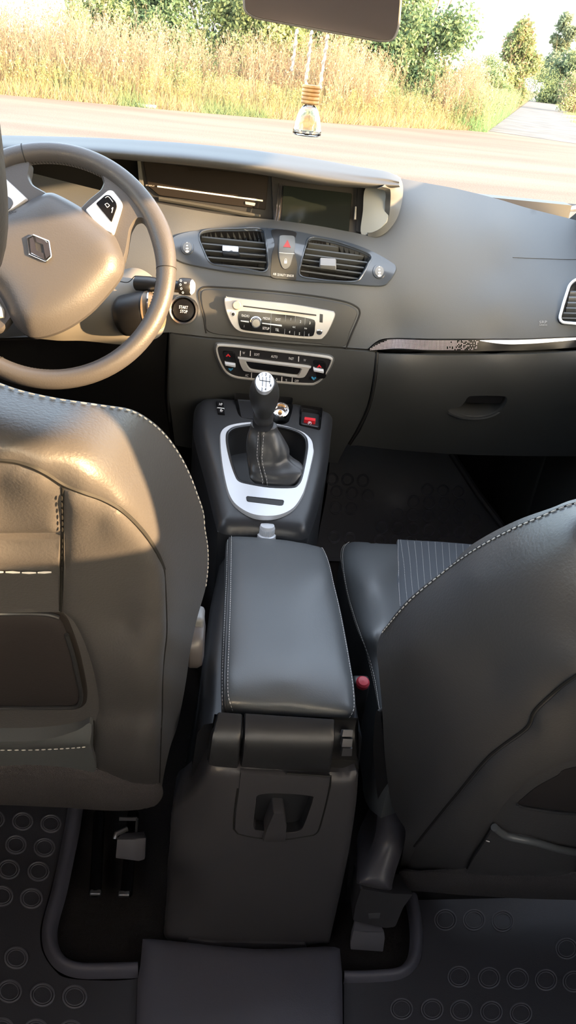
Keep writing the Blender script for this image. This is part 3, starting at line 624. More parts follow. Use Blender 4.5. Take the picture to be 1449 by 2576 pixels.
# lighter socket
c = CS.at([(706, 1026)], -.012)[0]; nn_ = CS.nrm([(706, 1026)])[0]; nn_ = nn_*.6 + np.array([0, -1., .2])*.4; nn_ /= np.linalg.norm(nn_)
mb = MB(); mb.lathe(c, nn_, [(.0118, -.03), (.0118, .012), (.0135, .015), (.0155, .014), (.0155, 0)], 28); ls = mb.obj('lighter_socket', CHR, cn)
mb = MB(); mb.lathe(c, nn_, [(.0115, -.02), (.0115, -.006), (.0001, -.006)], 24); mb.lathe(c, nn_, [(.005, -.006), (.004, .004), (.0001, .005)], 12); mb.obj('contact', BRASS, ls)
ep = MB().plate(rnd([(759, 1024), (806, 1031), (802, 1078), (756, 1069)], 5), CS, dome(np.array([(756, 1069), (780, 1074), (802, 1078)]), .004, -.012, 20), .004, 1.5, step=6).obj('parking_brake_switch', CONS, cn)
mb = MB(); mb.plate(rnd([(765, 1053), (794, 1057), (793, 1065), (764, 1061)], 2), CS, .0052, .004, .8, step=0); mb.obj('red_bar', RED, ep)
mb = MB(); mb.text('(P)', 778, 1070, 6, CS, .12, .0062, stretch=1); mb.obj('brake_lettering', TXT, ep, smooth=0)
# handbrake/media dial
c = CS.at([(675, 1332)], -.03)[0]
cd_ = thing('silver_rotary_knob', 'small knurled silver knob poking out in front of the armrest', 'knob', c)
mb = MB(); mb.lathe(c, (0, .1, 1), [(.016, -.01), (.0155, .012), (.0125, .014), (.0122, .026), (.0115, .029), (.0001, .030)], 40); mb.obj('cap', SIL, cd_)
mb = MB()
for k in range(40):
    a = 2*math.pi*k/40; p = c + np.array([math.cos(a)*.0125, math.sin(a)*.0125, 0]); mb.tube([p + [0, 0, .015], p + [0, .0, .026]], .0005, 4)
mb.obj('knurling', SIL, cd_)
# ================================================================ GEAR LEVER
gl = thing('gear_lever', 'gear shift lever with numbered silver disc and crumpled leather gaiter', 'gear lever', CS.at([(680, 1160)], -.03)[0])
kc = YZ(665, 985, 1.20); 
ax = np.array([.0, -.34, .94]); ax /= np.linalg.norm(ax)      # tilts toward the driver
k0 = YZ(663, 1050, 1.215)
mb = MB(); L = .0
prof = [(.0165, -.004), (.0175, .004), (.0160, .009), (.0155, .013), (.0185, .022), (.0222, .034), (.0248, .050), (.0240, .062), (.0215, .072), (.0175, .079), (.0165, .080)]
top = YZ(666, 961, 1.165); ax = top-k0; Lk = np.linalg.norm(ax); ax /= Lk; sc = Lk/.080
mb.lathe(k0, ax, [(r, t*sc) for r, t in prof]+[(.0001, .080*sc)], 36); kn = mb.obj('knob', mat('knob_leather', (.035, .035, .035), .38, bump=(900, .2, .0004)), gl)
ux = np.array([1., 0, 0]); dn = np.array([-.02, -.62, .78]); dn /= np.linalg.norm(dn)
DC = plane_surf(top + dn*.004, dn)
dp = ell(666, 961, 24.5, 26.5, 36)
dk = MB().plate(dp, DC, .0005, .008, 1.5, step=8).obj('number_disc', mat('brushed_disc', (.62, .64, .68), .25, .5), kn)
mb = MB()
for x, y, t in ((659, 943, '1'), (669, 943, '3'), (679, 948, '5'), (651, 948, 'R'), (659, 980, '2'), (668, 980, '4'), (681, 970, '6')): mb.text(t, x, y, 7, DC, .1, .0012, stretch=.9)
for a, b in (((661, 949), (660, 972)), ((670, 949), (669, 974)), ((679, 953), (678, 966)), ((653, 957), (680, 961)), ((653, 952), (653, 957))): mb.line([a, b], DC, .0004, .0011, sm=1)
mb.obj('disc_lettering', BLK, dk, smooth=0)
FS = plane_surf(k0 + np.array([0, -.0245, .01]), (0, -.95, .3))
mb = MB(); mb.plate(rnd([(665, 988), (673, 988), (670, 1034), (664, 1034)], 2), FS, dome(np.array([(669, 988), (667, 1034)]), -.004, .001, 10), .006, 0, step=4); mb.obj('silver_strip', SIL, kn)
mb = MB(); c = YZ(662, 1060, 1.222); mb.lathe(c, (0, -.2, 1), [(.0175, -.010), (.0185, -.002), (.015, .006), (.0125, .016), (.013, .024), (.0165, .028), (.0165, .034), (.013, .038)], 32); mb.obj('collar', CONS, gl)
vd = CS.at([(670, 1075)])[0]-CS.at([(668, 1300)])[0]; vd /= np.linalg.norm(vd)
rows = [(1068, 630, 697, 1.223, .55), (1080, 628, 700, 1.222, .55), (1095, 623, 710, 1.22, .6), (1110, 620, 719, 1.218, .62), (1128, 619, 728, 1.216, .62), (1145, 620, 729, 1.212, .60), (1158, 621, 742, 1.208, .56), (1170, 623, 762, 1.203, .52), (1184, 625, 764, 1.197, .46), (1197, 627, 758, 1.19, .40), (1207, 634, 752, 1.185, .34), (1216, 642, 745, 1.18, .24)]
RR = []
for i, (y, xl, xr, Y, bf) in enumerate(rows):
    a = YZ(xl, y, Y); b = YZ(xr, y, Y); C = (a+b)/2; hw = np.linalg.norm(b-a)/2; ring = []
    for j in range(60):
        t = 2*math.pi*j/60; f = 1 + (.05*min(1, i/5))*math.sin(3*t+i*.35) + .035*math.sin(7*t+i*.8)*min(1, i/4)
        if abs(math.cos(t)) > .93: f = 1
        ring.append(C + hw*math.cos(t)*ux*f + hw*bf*math.sin(t)*vd*f)
    RR.append(ring)
NR = []
RRa = np.array(RR)
for j in range(60): NR.append(crv(RRa[:, j], 4, False))
NR = np.array(NR).transpose(1, 0, 2)
mb = MB(); mb.rings(list(NR)); ga = mb.obj('gaiter', mat('gaiter_leather', (.045, .046, .048), .32, bump=(600, .2, .0006)), gl, smooth=80)
gb_ = BVHTree.FromPolygons([Vector(v) for v in mb.V], mb.F)
class HitS:
    """surface found by casting onto a built mesh"""
    def __init__(s, mb, back): s.t = BVHTree.FromPolygons([Vector(v) for v in mb.V], mb.F); s.b = back
    def at(s, xy, h=0.0):
        o = []
        for x, y in np.atleast_2d(xy):
            r = Vector(ray(x, y)).normalized(); p = s.t.ray_cast(Vector(EYE), r)
            if p[0] is None: o.append(s.b.at([(x, y)])[0]); continue
            n = p[1] if p[1].dot(r) < 0 else -p[1]; o.append(np.array(p[0]) + np.array(n)*float(np.max(h)))
        return np.array(o)
    def nrm(s, xy): return s.b.nrm(xy)
GS = HitS(mb, CS)
mb = MB(); mb.dashes([(650, 1086), (649, 1110), (647, 1140), (648, 1155), (655, 1185), (660, 1205), (661, 1226)], GS, .004, .0015, .0005, .0008); mb.dashes([(664, 1086), (662, 1110), (660, 1140), (659, 1155), (665, 1185), (671, 1205), (673, 1228)], GS, .004, .0015, .0005, .0008); mb.obj('gaiter_stitching', STI, ga)
mb = MB(); mb.line([(657, 1086), (655, 1140), (654, 1155), (661, 1190), (667, 1210), (667, 1228)], GS, .0009, .0004); mb.obj('gaiter_seam', SEAM, ga)
# ================================================================ ARMREST and REAR CONSOLE
AS = Surf([(566, 1345, 'z', .418), (700, 1345, 'z', .424), (820, 1372, 'z', .415), (600, 1450, 'z', .424), (700, 1450, 'z', .430), (820, 1450, 'z', .424), (555, 1600, 'z', .415), (720, 1600, 'z', .428), (880, 1600, 'z', .412), (560, 1720, 'z', .412), (720, 1720, 'z', .424), (890, 1720, 'z', .412), (555, 1782, 'z', .40), (720, 1797, 'z', .404), (895, 1800, 'z', .398), (560, 1450, 'z', .416), (850, 1480, 'z', .415)])
ar = thing('armrest', 'padded black leather centre armrest with pale double stitching along both sides', 'armrest', (.105, .88, .36))
AP = crv([(566, 1348), (572, 1338), (590, 1334), (640, 1336), (700, 1341), (760, 1350), (808, 1361), (822, 1372), (838, 1412), (855, 1480), (872, 1560), (888, 1650), (900, 1720), (904, 1775), (900, 1795), (885, 1807), (860, 1808), (800, 1803), (700, 1797), (620, 1791), (575, 1786), (558, 1782), (552, 1760), (551, 1700), (553, 1620), (557, 1500), (561, 1420)], 5)
mb = MB(); mb.plate(AP, AS, dome(AP, -.016, .004, 11), 0, 0, step=9, dirv=(0, 0, -.045)); mb.obj('lid', LEA2, ar)
ml = [(572, 1350), (569, 1420), (566, 1500), (560, 1620), (556, 1700), (556, 1776)]
ml2 = [(582, 1345), (582, 1420), (581, 1500), (577, 1620), (574, 1700), (575, 1750), (584, 1786)]
mr = [(812, 1366), (832, 1420), (848, 1490), (864, 1570), (879, 1650), (889, 1720), (892, 1770), (886, 1796), (878, 1806)]
mr2 = [(822, 1376), (840, 1425), (856, 1490), (873, 1570), (888, 1650), (898, 1720), (902, 1780)]
AH = type('A', (), {})()
adome = dome(AP, -.016, .004, 11)
class DomeS:
    def __init__(s, S, f): s.S = S; s.f = f
    def at(s, xy, h=0.0): xy = np.atleast_2d(np.array(xy, float)); return s.S.at(xy, s.f(xy) + h)
    def nrm(s, xy): return s.S.nrm(xy)
AD = DomeS(AS, adome)
for l in (ml, ml2, mr, mr2): mb = MB(); mb.dashes(l, AD, .0035, .0016, .0005, .0012); mb.obj('stitching', STI, ar)
mb = MB()
mb.line([(577, 1348), (575, 1420), (573, 1500), (568, 1620), (565, 1700), (565, 1783)], AD, .0013, .0004); mb.line([(817, 1370), (836, 1422), (852, 1490), (868, 1570), (883, 1650), (893, 1720), (897, 1790)], AD, .0013, .0004); mb.obj('piping', LEA, ar)
rc = thing('rear_console', 'black plastic centre console box under the armrest, closed at the back by a latch panel', 'console', (.09, .85, 0))
SB1 = MB(); x0, x1 = -.004, .204
# tapered body: rounded box with flared sides
R = []
for (Y, zt, a, b) in ((1.075, .375, .018, .190), (.95, .38, .006, .198), (.80, .38, .0, .205), (.70, .375, -.002, .207)):
    R.append([np.array(p) for p in ((a-.03, Y, 0), (a-.012, Y, .2), (a-.002, Y, zt-.02), (a+.006, Y, zt-.004), (a+.02, Y, zt), (b-.02, Y, zt), (b-.006, Y, zt-.004), (b+.002, Y, zt-.02), (b+.012, Y, .2), (b+.03, Y, 0))])
SB1.rings(R); SB1.obj('side_body', CONS, rc, smooth=50)
class CylS:
    """cylinder along X through (y, z) with radius r, met by the pixel rays"""
    def __init__(s, y, z, r): s.c = np.array([y, z]); s.r = r
    def _t(s, q, h):
        d = ray(*q); o = EYE[1:]-s.c; dd = d[1:]; a = dd@dd; b = 2*o@dd; c = o@o-(s.r+h)**2; D = b*b-4*a*c
        return EYE + d*((-b-math.sqrt(max(D, 0)))/(2*a))
    def at(s, xy, h=0.0):
        xy = np.atleast_2d(np.array(xy, float)); h = np.broadcast_to(np.reshape(h, -1), (len(xy),)); P = [s._t(q, 0) for q in xy]
        return np.array(P) + s.nrm(xy)*h[:, None]
    def nrm(s, xy):
        P = np.array([s._t(q, 0) for q in np.atleast_2d(xy)]); n = np.c_[np.zeros(len(P)), P[:, 1]-s.c[0], P[:, 2]-s.c[1]]; return n/np.linalg.norm(n, axis=1)[:, None]
HSF = CylS(.708, .362, .056)
MB().plate(rnd([(548, 1790), (610, 1795), (609, 1830), (600, 1932), (540, 1927), (522, 1922), (532, 1850)], 7), HSF, .002, .03, 3, step=9).obj('hinge_cover', CONS, rc)
MB().plate(rnd([(615, 1792), (843, 1808), (843, 1860), (832, 1947), (720, 1940), (604, 1932), (613, 1860)], 5), HSF, .0, .03, 3, step=9).obj('lid_hinge', CONS, ar)
mb = MB(); mb.plate(np.array([(540, 1790), (905, 1800), (903, 1955), (520, 1932)], float), HSF, -.02, .01, 0, step=20); mb.obj('hinge_well', BLK, rc)
mb = MB()
for k, (a, b) in enumerate(((1835, 1855), (1860, 1885), (1890, 1915))): mb.plate(rnd([(864, a), (890, a+1), (888, b), (860, b)], 2), HSF, -.002-.003*k, .015, 1, step=0)
hm = mb.obj('hinge_mechanism', mat('dark_steel', (.10, .10, .11), .4, .5), rc)
RP = Surf([(404, 2362, 'z', .002), (640, 2392, 'z', .002), (830, 2385, 'z', .002), (520, 1932, .656), (700, 1940, .652), (900, 1948, .656), (450, 2150, .66), (640, 2150, .648), (870, 2150, .648), (425, 2030, .69), (415, 2200, .685)])
RPP = np.array(list(crv([(526, 1930), (600, 1935), (720, 1945), (840, 1955), (898, 1950)], 4, False)) + list(crv([(903, 1960), (898, 2030), (880, 2150), (855, 2270), (830, 2383)], 4, False)) + list(crv([(760, 2392), (640, 2396), (520, 2390), (430, 2378), (408, 2366)], 4, False)) + list(crv([(404, 2350), (410, 2250), (417, 2120), (424, 2035), (450, 2010), (475, 1990), (498, 1960), (515, 1934)], 4, False)))
LAT = np.array(list(crv([(603, 1937), (720, 1943), (832, 1950)], 3, False)) + list(crv([(830, 1974), (822, 2010), (810, 2057), (800, 2088), (788, 2098)], 3, False)) + list(crv([(750, 2104), (716, 2108), (660, 2106), (620, 2100), (598, 2094)], 3, False)) + list(crv([(588, 2082), (590, 2040), (598, 1980)], 3, False)))
REC = crv([(650, 1996), (700, 1992), (778, 1998), (785, 2006), (776, 2035), (766, 2062), (755, 2082), (735, 2088), (700, 2088), (655, 2084), (640, 2078), (640, 2050), (645, 2015)], 4)
mb = MB(); mb.plate(RPP, RP, dome(RPP, -.008, .002, 8), 0, 0, holes=[REC], step=11, dirv=(0, .05, 0), grow=.02); bk = mb.obj('rear_panel', CONR, rc)
mb = MB(); mb.tube(RP.at(LAT[3:], .0015), .0013, 6); mb.obj('panel_gap', SEAM, rc)
mb = MB(); mb.plate(inset(LAT, 2.5), RP, .0035, .004, 1.5, holes=[REC], step=10); mb.obj('latch_panel', CONR, rc)
pit(rc, 'latch_recess', REC, RP, .012, CONS, hgt=.003)
mb = MB(); mb.plate(rnd([(686, 2026), (714, 2027), (720, 2066), (717, 2110), (659, 2108), (668, 2070)], 4), RP, dome(np.array([(660, 2110), (690, 2112), (718, 2110)]), .006, .011, 20), .014, 2, step=8); mb.obj('latch_hook', CONR, rc)
mb = MB(); mb.plate(rnd([(474, 2356), (620, 2363), (768, 2367), (772, 2386), (620, 2386), (463, 2382)], 5), RP, .005, .004, 1.5, step=12); mb.obj('bottom_ledge', CONR, rc)
# ================================================================ DRIVER SEAT
ds = thing('driver_seat', 'black leather front seat on the left, its back turned to the camera with sun patches', 'car seat', (-.27, .75, .0))
dsil = [(-380, 940), (-150, 945), (0, 963), (60, 983), (150, 1002), (260, 1018), (330, 1030), (380, 1058), (420, 1095), (455, 1145), (480, 1195), (497, 1240), (512, 1285), (516, 1325), (523, 1370), (524, 1420), (518, 1475), (500, 1540), (490, 1580), (478, 1640), (470, 1700), (458, 1770), (445, 1830), (428, 1880), (412, 1950), (404, 2005)]
DCT = [(-380, 945, .55), (0, 963, .545), (150, 1002, .545), (330, 1030, .565), (420, 1095, .60), (480, 1195, .625), (512, 1280, .645), (524, 1400, .665), (516, 1480, .68), (490, 1580, .70), (470, 1700, .715), (445, 1830, .735), (404, 2005, .76),
  (-350, 1150, .478), (0, 1150, .475), (100, 1182, .476), (210, 1232, .484), (300, 1280, .497), (360, 1335, .514), (400, 1395, .53), (416, 1500, .552), (420, 1590, .57), (410, 1700, .59), (406, 1830, .625), (402, 1980, .70),
  (-350, 1420, .522), (0, 1342, .508), (130, 1300, .500), (250, 1400, .522), (330, 1450, .535), (0, 1540, .55), (200, 1560, .553), (330, 1560, .556), (-350, 1560, .555), (0, 1780, .605), (230, 1780, .60), (330, 1780, .602), (-350, 1780, .605), (0, 1920, .645), (240, 1935, .65), (340, 1960, .665), (-350, 1920, .645),
  (0, 1055, .495), (200, 1100, .50), (330, 1180, .522), (420, 1260, .56), (465, 1340, .592), (475, 1450, .615), (462, 1560, .635), (445, 1680, .655), (0, 1200, .488), (130, 1240, .490), (250, 1300, .502), (340, 1380, .522)]
DCT = [c for c in DCT if c[0] >= 0]; DSF = Surf(DCT + mirror_px(DCT, -.27))
def sil3(S, poly): return [(q[0], q[1], S.at([q])[0][1]) for q in poly]
hb_ = [tuple(q) for q in crv([q for q in dsil if q[0] >= 0], 4, False)] + [(400, 2015), (200, 2020), (0, 2018)]
DIR_ = Surf([c for c in DCT]); hm_ = mirror_px(sil3(DIR_, hb_), -.27)
body = np.array(hb_ + [(x, y) for x, y, Y in hm_[::-1]])
mb = MB(); mb.plate(body, DSF, 0, 0, 0, step=14, dirv=.11, grow=.05); mb.obj('backrest', LEA, ds, smooth=50)
mb = MB(); mb.dashes([(x-3, y+5) for x, y in dsil[2:17]], DSF, .0045, .003, .0007, .001); mb.obj('edge_stitching', STI, ds)
mb = MB()
mb.line([(-200, 1150), (0, 1158), (60, 1168), (110, 1189), (160, 1220), (210, 1240), (260, 1258), (310, 1288), (360, 1338), (395, 1390), (413, 1432)], DSF, .0022, -.0008)
mb.line([(159, 1225), (158, 1300), (157, 1400), (155, 1470), (153, 1538)], DSF, .0013, .0002)
mb.line([(413, 1432), (417, 1500), (419, 1590), (413, 1650), (409, 1700), (408, 1780), (405, 1850), (401, 1980)], DSF, .0008, .0002)
mb.line([(235, 1812), (236, 1860), (236, 1935)], DSF, .0014, .0002)
mb.obj('seams', SEAM, ds)
# raised lower bolster panel right of the pocket seam
lp = np.array(list(crv([(162, 1226), (210, 1243), (260, 1262), (310, 1292), (357, 1342), (392, 1393), (411, 1434), (415, 1500), (417, 1590), (411, 1650), (407, 1720), (403, 1850), (398, 1975)], 3, False)) + list(crv([(330, 1972), (240, 1934)], 3, False)) + list(crv([(240, 1815), (250, 1785), (245, 1730), (226, 1650), (192, 1570), (160, 1540)], 4, False)))
MB().plate(lp, DSF, dome(lp, .0005, .006, 14), .002, 0, step=12).obj('bolster_panel', LEA, ds)
up = np.array(list(crv([(-360, 1165), (0, 1166), (60, 1176), (108, 1196), (154, 1226)], 4, False)) + [(153, 1338), (0, 1340), (-360, 1340)])
MB().plate(up, DSF, dome(up, .0005, .006, 12), .002, 0, step=12).obj('upper_back_panel', LEA, ds)
pk = np.array([(-360, 1345), (0, 1344), (152, 1343), (152, 1420), (150, 1530), (0, 1532), (-360, 1532)], float)
po = MB().plate(pk, DSF, lambda q: .004 + .006*np.exp(-((q[:, 1]-1385)/30.)**2), .004, 0, step=12).obj('pocket_flap', LEA, ds)
PKS = DomeS(DSF, lambda q: .0045 + .006*np.exp(-((q[:, 1]-1385)/30.)**2))
mb = MB(); mb.dashes([(-200, 1424), (0, 1420), (80, 1423), (153, 1419)], PKS, .011, .0015, .0013, .0012); mb.obj('pocket_stitching', STI, po)
mb = MB(); mb.dashes([(160, 1238), (159, 1300), (158, 1340)], DSF, .005, .003, .0008, .004); mb.dashes([(159, 1350), (157, 1400), (156, 1450)], DSF, .005, .003, .0007, .002); mb.obj('seam_stitching', SEAM, ds)
# tray moulding
tr = crv([(-360, 1545), (0, 1542), (120, 1544), (150, 1552), (168, 1585), (188, 1645), (202, 1710), (206, 1750), (196, 1768), (150, 1772), (0, 1772), (-360, 1775)], 4)
mb = MB(); mb.plate(inset(tr, -14), DSF, .001, .002, 2, step=16); mb.obj('tray_surround', mat('brown_black_plastic', (.022, .019, .018), .4), ds)
to = MB().plate(tr, DSF, dome(tr, .002, .006, 12), .003, 0, step=14).obj('seat_back_tray', mat('tray_vinyl', (.022, .019, .020), .55, bump=(500, .3, .0006)), ds)
mb = MB(); mb.tube(DSF.at(crv([(-200, 1772), (0, 1772), (150, 1772), (194, 1768), (206, 1748), (202, 1710), (188, 1645), (170, 1587)], 6, False), .004), .0022, 8); mb.obj('tray_edge', CONS, to)
mb = MB(); mb.tube(DSF.at(crv([(-300, 1538), (0, 1536), (110, 1537), (150, 1546)], 6, False), .003), .0022, 8); mb.obj('tray_top_edge', CONS, to)
# lower net pocket
lo_ = crv([(-360, 1832), (0, 1832), (120, 1828), (200, 1815), (233, 1806), (235, 1870), (236, 1934), (120, 1924), (0, 1920), (-360, 1920)], 4)
lpk = MB().plate(lo_, DSF, lambda q: .006 + .010*np.exp(-((q[:, 1]-1835)/22.)**2), .004, 0, step=12).obj('lower_pocket', LEA2, ds)
mb = MB(); mb.dashes([(-200, 1864), (0, 1864), (100, 1863), (180, 1855), (235, 1845)], DomeS(DSF, lambda q: .008 + .008*np.exp(-((q[:, 1]-1835)/24.)**2)), .0045, .003, .0008, .001); mb.obj('pocket_stitching', STI, lpk)
FL = Surf([(0, 1915, .635), (-350, 1915, .635), (240, 1930, .64), (400, 1975, .675), (412, 2000, .69), (0, 1975, .655), (240, 1990, .66), (0, 2035, .69), (200, 2040, .695), (400, 2030, .70), (-350, 2030, .69)])
fl = crv([(-360, 1925), (0, 1918), (140, 1922), (240, 1935), (290, 1955), (340, 1975), (398, 1978), (411, 1995), (405, 2018), (380, 2036), (300, 2044), (180, 2038), (0, 2029), (-360, 2025)], 4)
MB().plate(fl, FL, dome(fl, -.003, .006, 10), .006, 0, step=12).obj('carpet_flap', CARP, ds)
# side bolster of the cushion, recliner and frame
mb = MB(); mb.box((-.53, .80, .20), (-.055, 1.16, .37), b=.05); mb.obj('seat_cushion', LEA, ds)
mb = MB(); mb.box((-.52, .97, .02), (-.07, 1.15, .2), b=.01); mb.obj('seat_frame', BLK, ds)
c = YZ(500, 1612, .80)
mb = MB(); mb.lathe(c+[-.018, 0, 0], (1, 0, 0), [(.0001, 0), (.030, .001), (.036, .008), (.036, .018), (.032, .024), (.02, .026), (.0001, .026)], 36); rk = mb.obj('recline_knob', mat('recliner_plastic', (.11, .10, .10), .35), ds)
mb = MB(); mb.box(c+[-.010, -.012, .012], c+[.006, .02, .046], b=.006); mb.obj('recline_lever', mat('grey_lever', (.2, .2, .2), .4), rk)
def headrest(parent, hc, tilt):
    mb = MB(); R = []
    for t in np.linspace(-1, 1, 22):
        zz = t*.125; e = (1-abs(t)**3.2)**(1/3.2); R.append([hc + [.133*e*(abs(math.cos(a))**.7)*np.sign(math.cos(a)), .055*e*(abs(math.sin(a))**.7)*np.sign(math.sin(a)) - tilt*t, zz] for a in np.linspace(0, 2*np.pi, 48, endpoint=False)])
    mb.rings(R); h = mb.obj('headrest', LEA, parent)
    for sx in (-.06, .06): mb = MB(); mb.tube([hc+[sx, tilt, -.1], hc+[sx, tilt*2, -.2]], .006, 12); mb.obj('headrest_post', CHR, h)
headrest(ds, np.array([-.287+.018, .50, 1.045]), .02)
# ================================================================ PASSENGER SEAT
ps = thing('passenger_seat', 'black leather front seat on the right with patterned fabric cushion, leaning back', 'car seat', (.47, .8, .0))
psil = [(1900, 1235), (1700, 1232), (1560, 1238), (1449, 1255), (1386, 1278), (1315, 1303), (1252, 1332), (1193, 1366), (1159, 1394), (1134, 1424), (1088, 1456), (1037, 1498), (1004, 1532), (975, 1570), (956, 1600), (948, 1636), (952, 1681), (958, 1744), (963, 1807), (966, 1870), (972, 1940), (984, 2018), (1003, 2060), (1020, 2090), (1014, 2140), (1003, 2195)]
PCT = [(1900, 1240, .50), (1700, 1232, .50), (1449, 1255, .51), (1252, 1332, .535), (1134, 1426, .56), (1037, 1498, .58), (962, 1589, .60), (948, 1639, .61), (958, 1744, .625), (966, 1870, .65), (987, 2022, .68), (1012, 2190, .72),
  (1449, 1300, .475), (1300, 1370, .495), (1180, 1450, .52), (1449, 1420, .445), (1250, 1500, .482), (1100, 1600, .522), (1020, 1640, .55), (1449, 1600, .425), (1250, 1700, .470), (1050, 1800, .555), (1449, 1695, .418), (1344, 1783, .448), (1218, 1908, .502), (1092, 2060, .592), (1042, 2124, .640),
  (1449, 1800, .45), (1344, 1900, .487), (1243, 2068, .565), (1168, 2200, .632), (1449, 1960, .51), (1449, 2200, .62), (1700, 1700, .418), (1700, 2200, .62), (1900, 1700, .42), (1900, 2200, .62), (1010, 1950, .63), (1080, 1950, .57), (1700, 1420, .445), (1900, 1420, .45), (1080, 2180, .68)]
PCT = [c for c in PCT if c[0] <= 1700] + [(1700, 1960, .505), (1700, 2068, .555), (1449, 2068, .558), (1700, 1830, .455)]; PF = Surf(PCT + mirror_px([c for c in PCT if YZ(*c)[0] < .44], .50))
hp_ = [tuple(q) for q in crv([q for q in psil if q[0] <= 1700], 4, False)] + [(1010, 2200), (1200, 2202)]
PIR_ = Surf(PCT); hm_ = mirror_px(sil3(PIR_, hp_), .50)
pb = np.array(hp_ + [(x, y) for x, y, Y in hm_[::-1]])
mb = MB(); mb.plate(pb, PF, 0, 0, 0, step=15, dirv=.11, grow=.05); mb.obj('backrest', LEA, ps, smooth=50)
pst = [(1700, 1248), (1540, 1252), (1449, 1269), (1403, 1284), (1357, 1304), (1294, 1331), (1218, 1371), (1160, 1408), (1113, 1444), (1045, 1500), (1008, 1538), (975, 1577), (962, 1593)]
mb = MB(); mb.dashes(pst, PF, .0042, .002, .0007, .001); mb.obj('edge_stitching', STI, ps)
mb = MB(); mb.line([(x, y-3) for x, y in pst], PF, .001, .0)
mb.line([(1600, 1610), (1449, 1698), (1386, 1746), (1344, 1788), (1325, 1828), (1260, 1877), (1218, 1914), (1155, 1990), (1092, 2066), (1042, 2129)], PF, .0014, .0)
mb.line([(1243, 2068), (1218, 2108), (1190, 2150), (1168, 2198)], PF, .0012, .0004); mb.obj('seams', SEAM, ps)
p1 = np.array(list(crv([(1900, 1650), (1600, 1625), (1449, 1706), (1388, 1755), (1350, 1793), (1330, 1834), (1262, 1884), (1222, 1920), (1160, 1994), (1096, 2070), (1047, 2133), (1022, 2190)], 3, False)) + list(crv([(1165, 2192), (1190, 2142), (1218, 2100), (1240, 2064), (1281, 2007), (1344, 1953), (1399, 1927), (1449, 1908), (1700, 1850), (1900, 1830)], 3, False)))
MB().plate(p1, PF, dome(p1, .0005, .007, 14), .002, 0, step=13).obj('bolster_panel', LEA, ps)
tp = crv([(1740, 1880), (1449, 1925), (1400, 1948), (1350, 1975), (1315, 2003), (1300, 2020), (1330, 2028), (1449, 2043), (1700, 2060), (1760, 2030), (1780, 1950)], 4)
tpo = MB().plate(inset(tp, 3), PF, dome(tp, .0, .003, 12), .003, 0, step=14).obj('seat_back_tray', mat('tray_vinyl_dark', (.022, .019, .020), .55), ps)
mb = MB(); mb.tube(PF.at(crv([(1300, 2014), (1325, 2024), (1449, 2040), (1700, 2058)], 6, False), .004), .0016, 8); mb.obj('tray_edge', CONS, tpo)
pp2 = np.array(list(crv([(1243, 2068), (1262, 2084), (1281, 2093), (1344, 2106), (1449, 2135), (1730, 2172)], 4, False)) + list(crv([(1730, 2225), (1449, 2200), (1172, 2194)], 3, False)) + list(crv([(1192, 2150), (1222, 2104)], 2, False)))
ppk = MB().plate(pp2, PF, .004, .004, 1, step=12).obj('lower_pocket', LEA, ps)
mb = MB(); mb.tube(PF.at(crv([(1243, 2068), (1262, 2083), (1281, 2092), (1344, 2106), (1449, 2134), (1720, 2170)], 6, False), .006), .0045, 10); mb.obj('pocket_elastic', LEA2, ppk)
mb = MB(); mb.dashes([(1222, 2102), (1232, 2105), (1243, 2107)], PF, .005, .002, .0008, .006); mb.obj('pocket_stitching', STI, ppk)
FP = Surf([(1010, 2195, .69), (1160, 2185, .615), (1449, 2200, .595), (1900, 2210, .595), (1010, 2245, .705), (1200, 2265, .655), (1449, 2275, .64), (1900, 2285, .64)])
fp2 = crv([(1000, 2205), (1012, 2195), (1060, 2200), (1160, 2194), (1260, 2196), (1449, 2205), (1900, 2215), (1900, 2290), (1449, 2270), (1300, 2265), (1180, 2258), (1060, 2248), (1000, 2245), (990, 2225)], 4)
MB().plate(fp2, FP, dome(fp2, -.003, .004, 9), .006, 0, step=12).obj('carpet_flap', CARP, ps)
# cushion
CU = Surf([(850, 1385, 'z', .322), (880, 1355, 'z', .32), (1000, 1358, 'z', .325), (1250, 1375, 'z', .32), (1450, 1390, 'z', .32), (900, 1400, 'z', .36), (925, 1470, 'z', .372), (985, 1420, 'z', .36), (1010, 1450, 'z', .345), (1100, 1450, 'z', .338), (940, 1600, 'z', .372), (965, 1780, 'z', .37), (865, 1480, 'z', .33), (885, 1560, 'z', .33), (910, 1630, 'z', .335), (940, 1770, 'z', .34), (1250, 1600, 'z', .335), (1000, 1650, 'z', .345), (1250, 1450, 'z', .335), (1450, 1500, 'z', .335)])
cu = np.array(list(crv([(849, 1402), (851, 1378), (862, 1361), (882, 1352), (920, 1352), (1000, 1357), (1100, 1362), (1200, 1370), (1450, 1392)], 4, False)) + [(1450, 1700), (1000, 1830)] + list(crv([(962, 1815), (945, 1790), (932, 1720), (915, 1655), (895, 1600), (875, 1540), (860, 1480), (852, 1430)], 4, False)))
mb = MB(); mb.plate(cu, CU, dome(cu, -.012, .002, 8), 0, 0, step=11, dirv=(0, 0, -.16)); cso = mb.obj('seat_cushion', LEA2, ps, smooth=50)
fb = np.array([(999, 1360), (1100, 1365), (1200, 1373), (1450, 1395), (1450, 1650), (1010, 1650), (1004, 1530), (998, 1440), (998, 1400)], float)
MB().plate(fb, CU, .0035, .003, 1.5, step=14).obj('fabric_inlay', FAB, cso)
mb = MB()
for k in range(16): mb.dashes([(1006+k*17.5, 1362+k*1.3), (1013+k*17, 1430), (1022+k*16.5, 1520), (1030+k*16, 1600)], CU, .0022, .0028, .0005, .0042, sm=4)
mb.dashes([(1000, 1362), (998, 1440), (1004, 1530)], CU, .003, .002, .0005, .0042)
mb.obj('fabric_stitching', STI, cso)
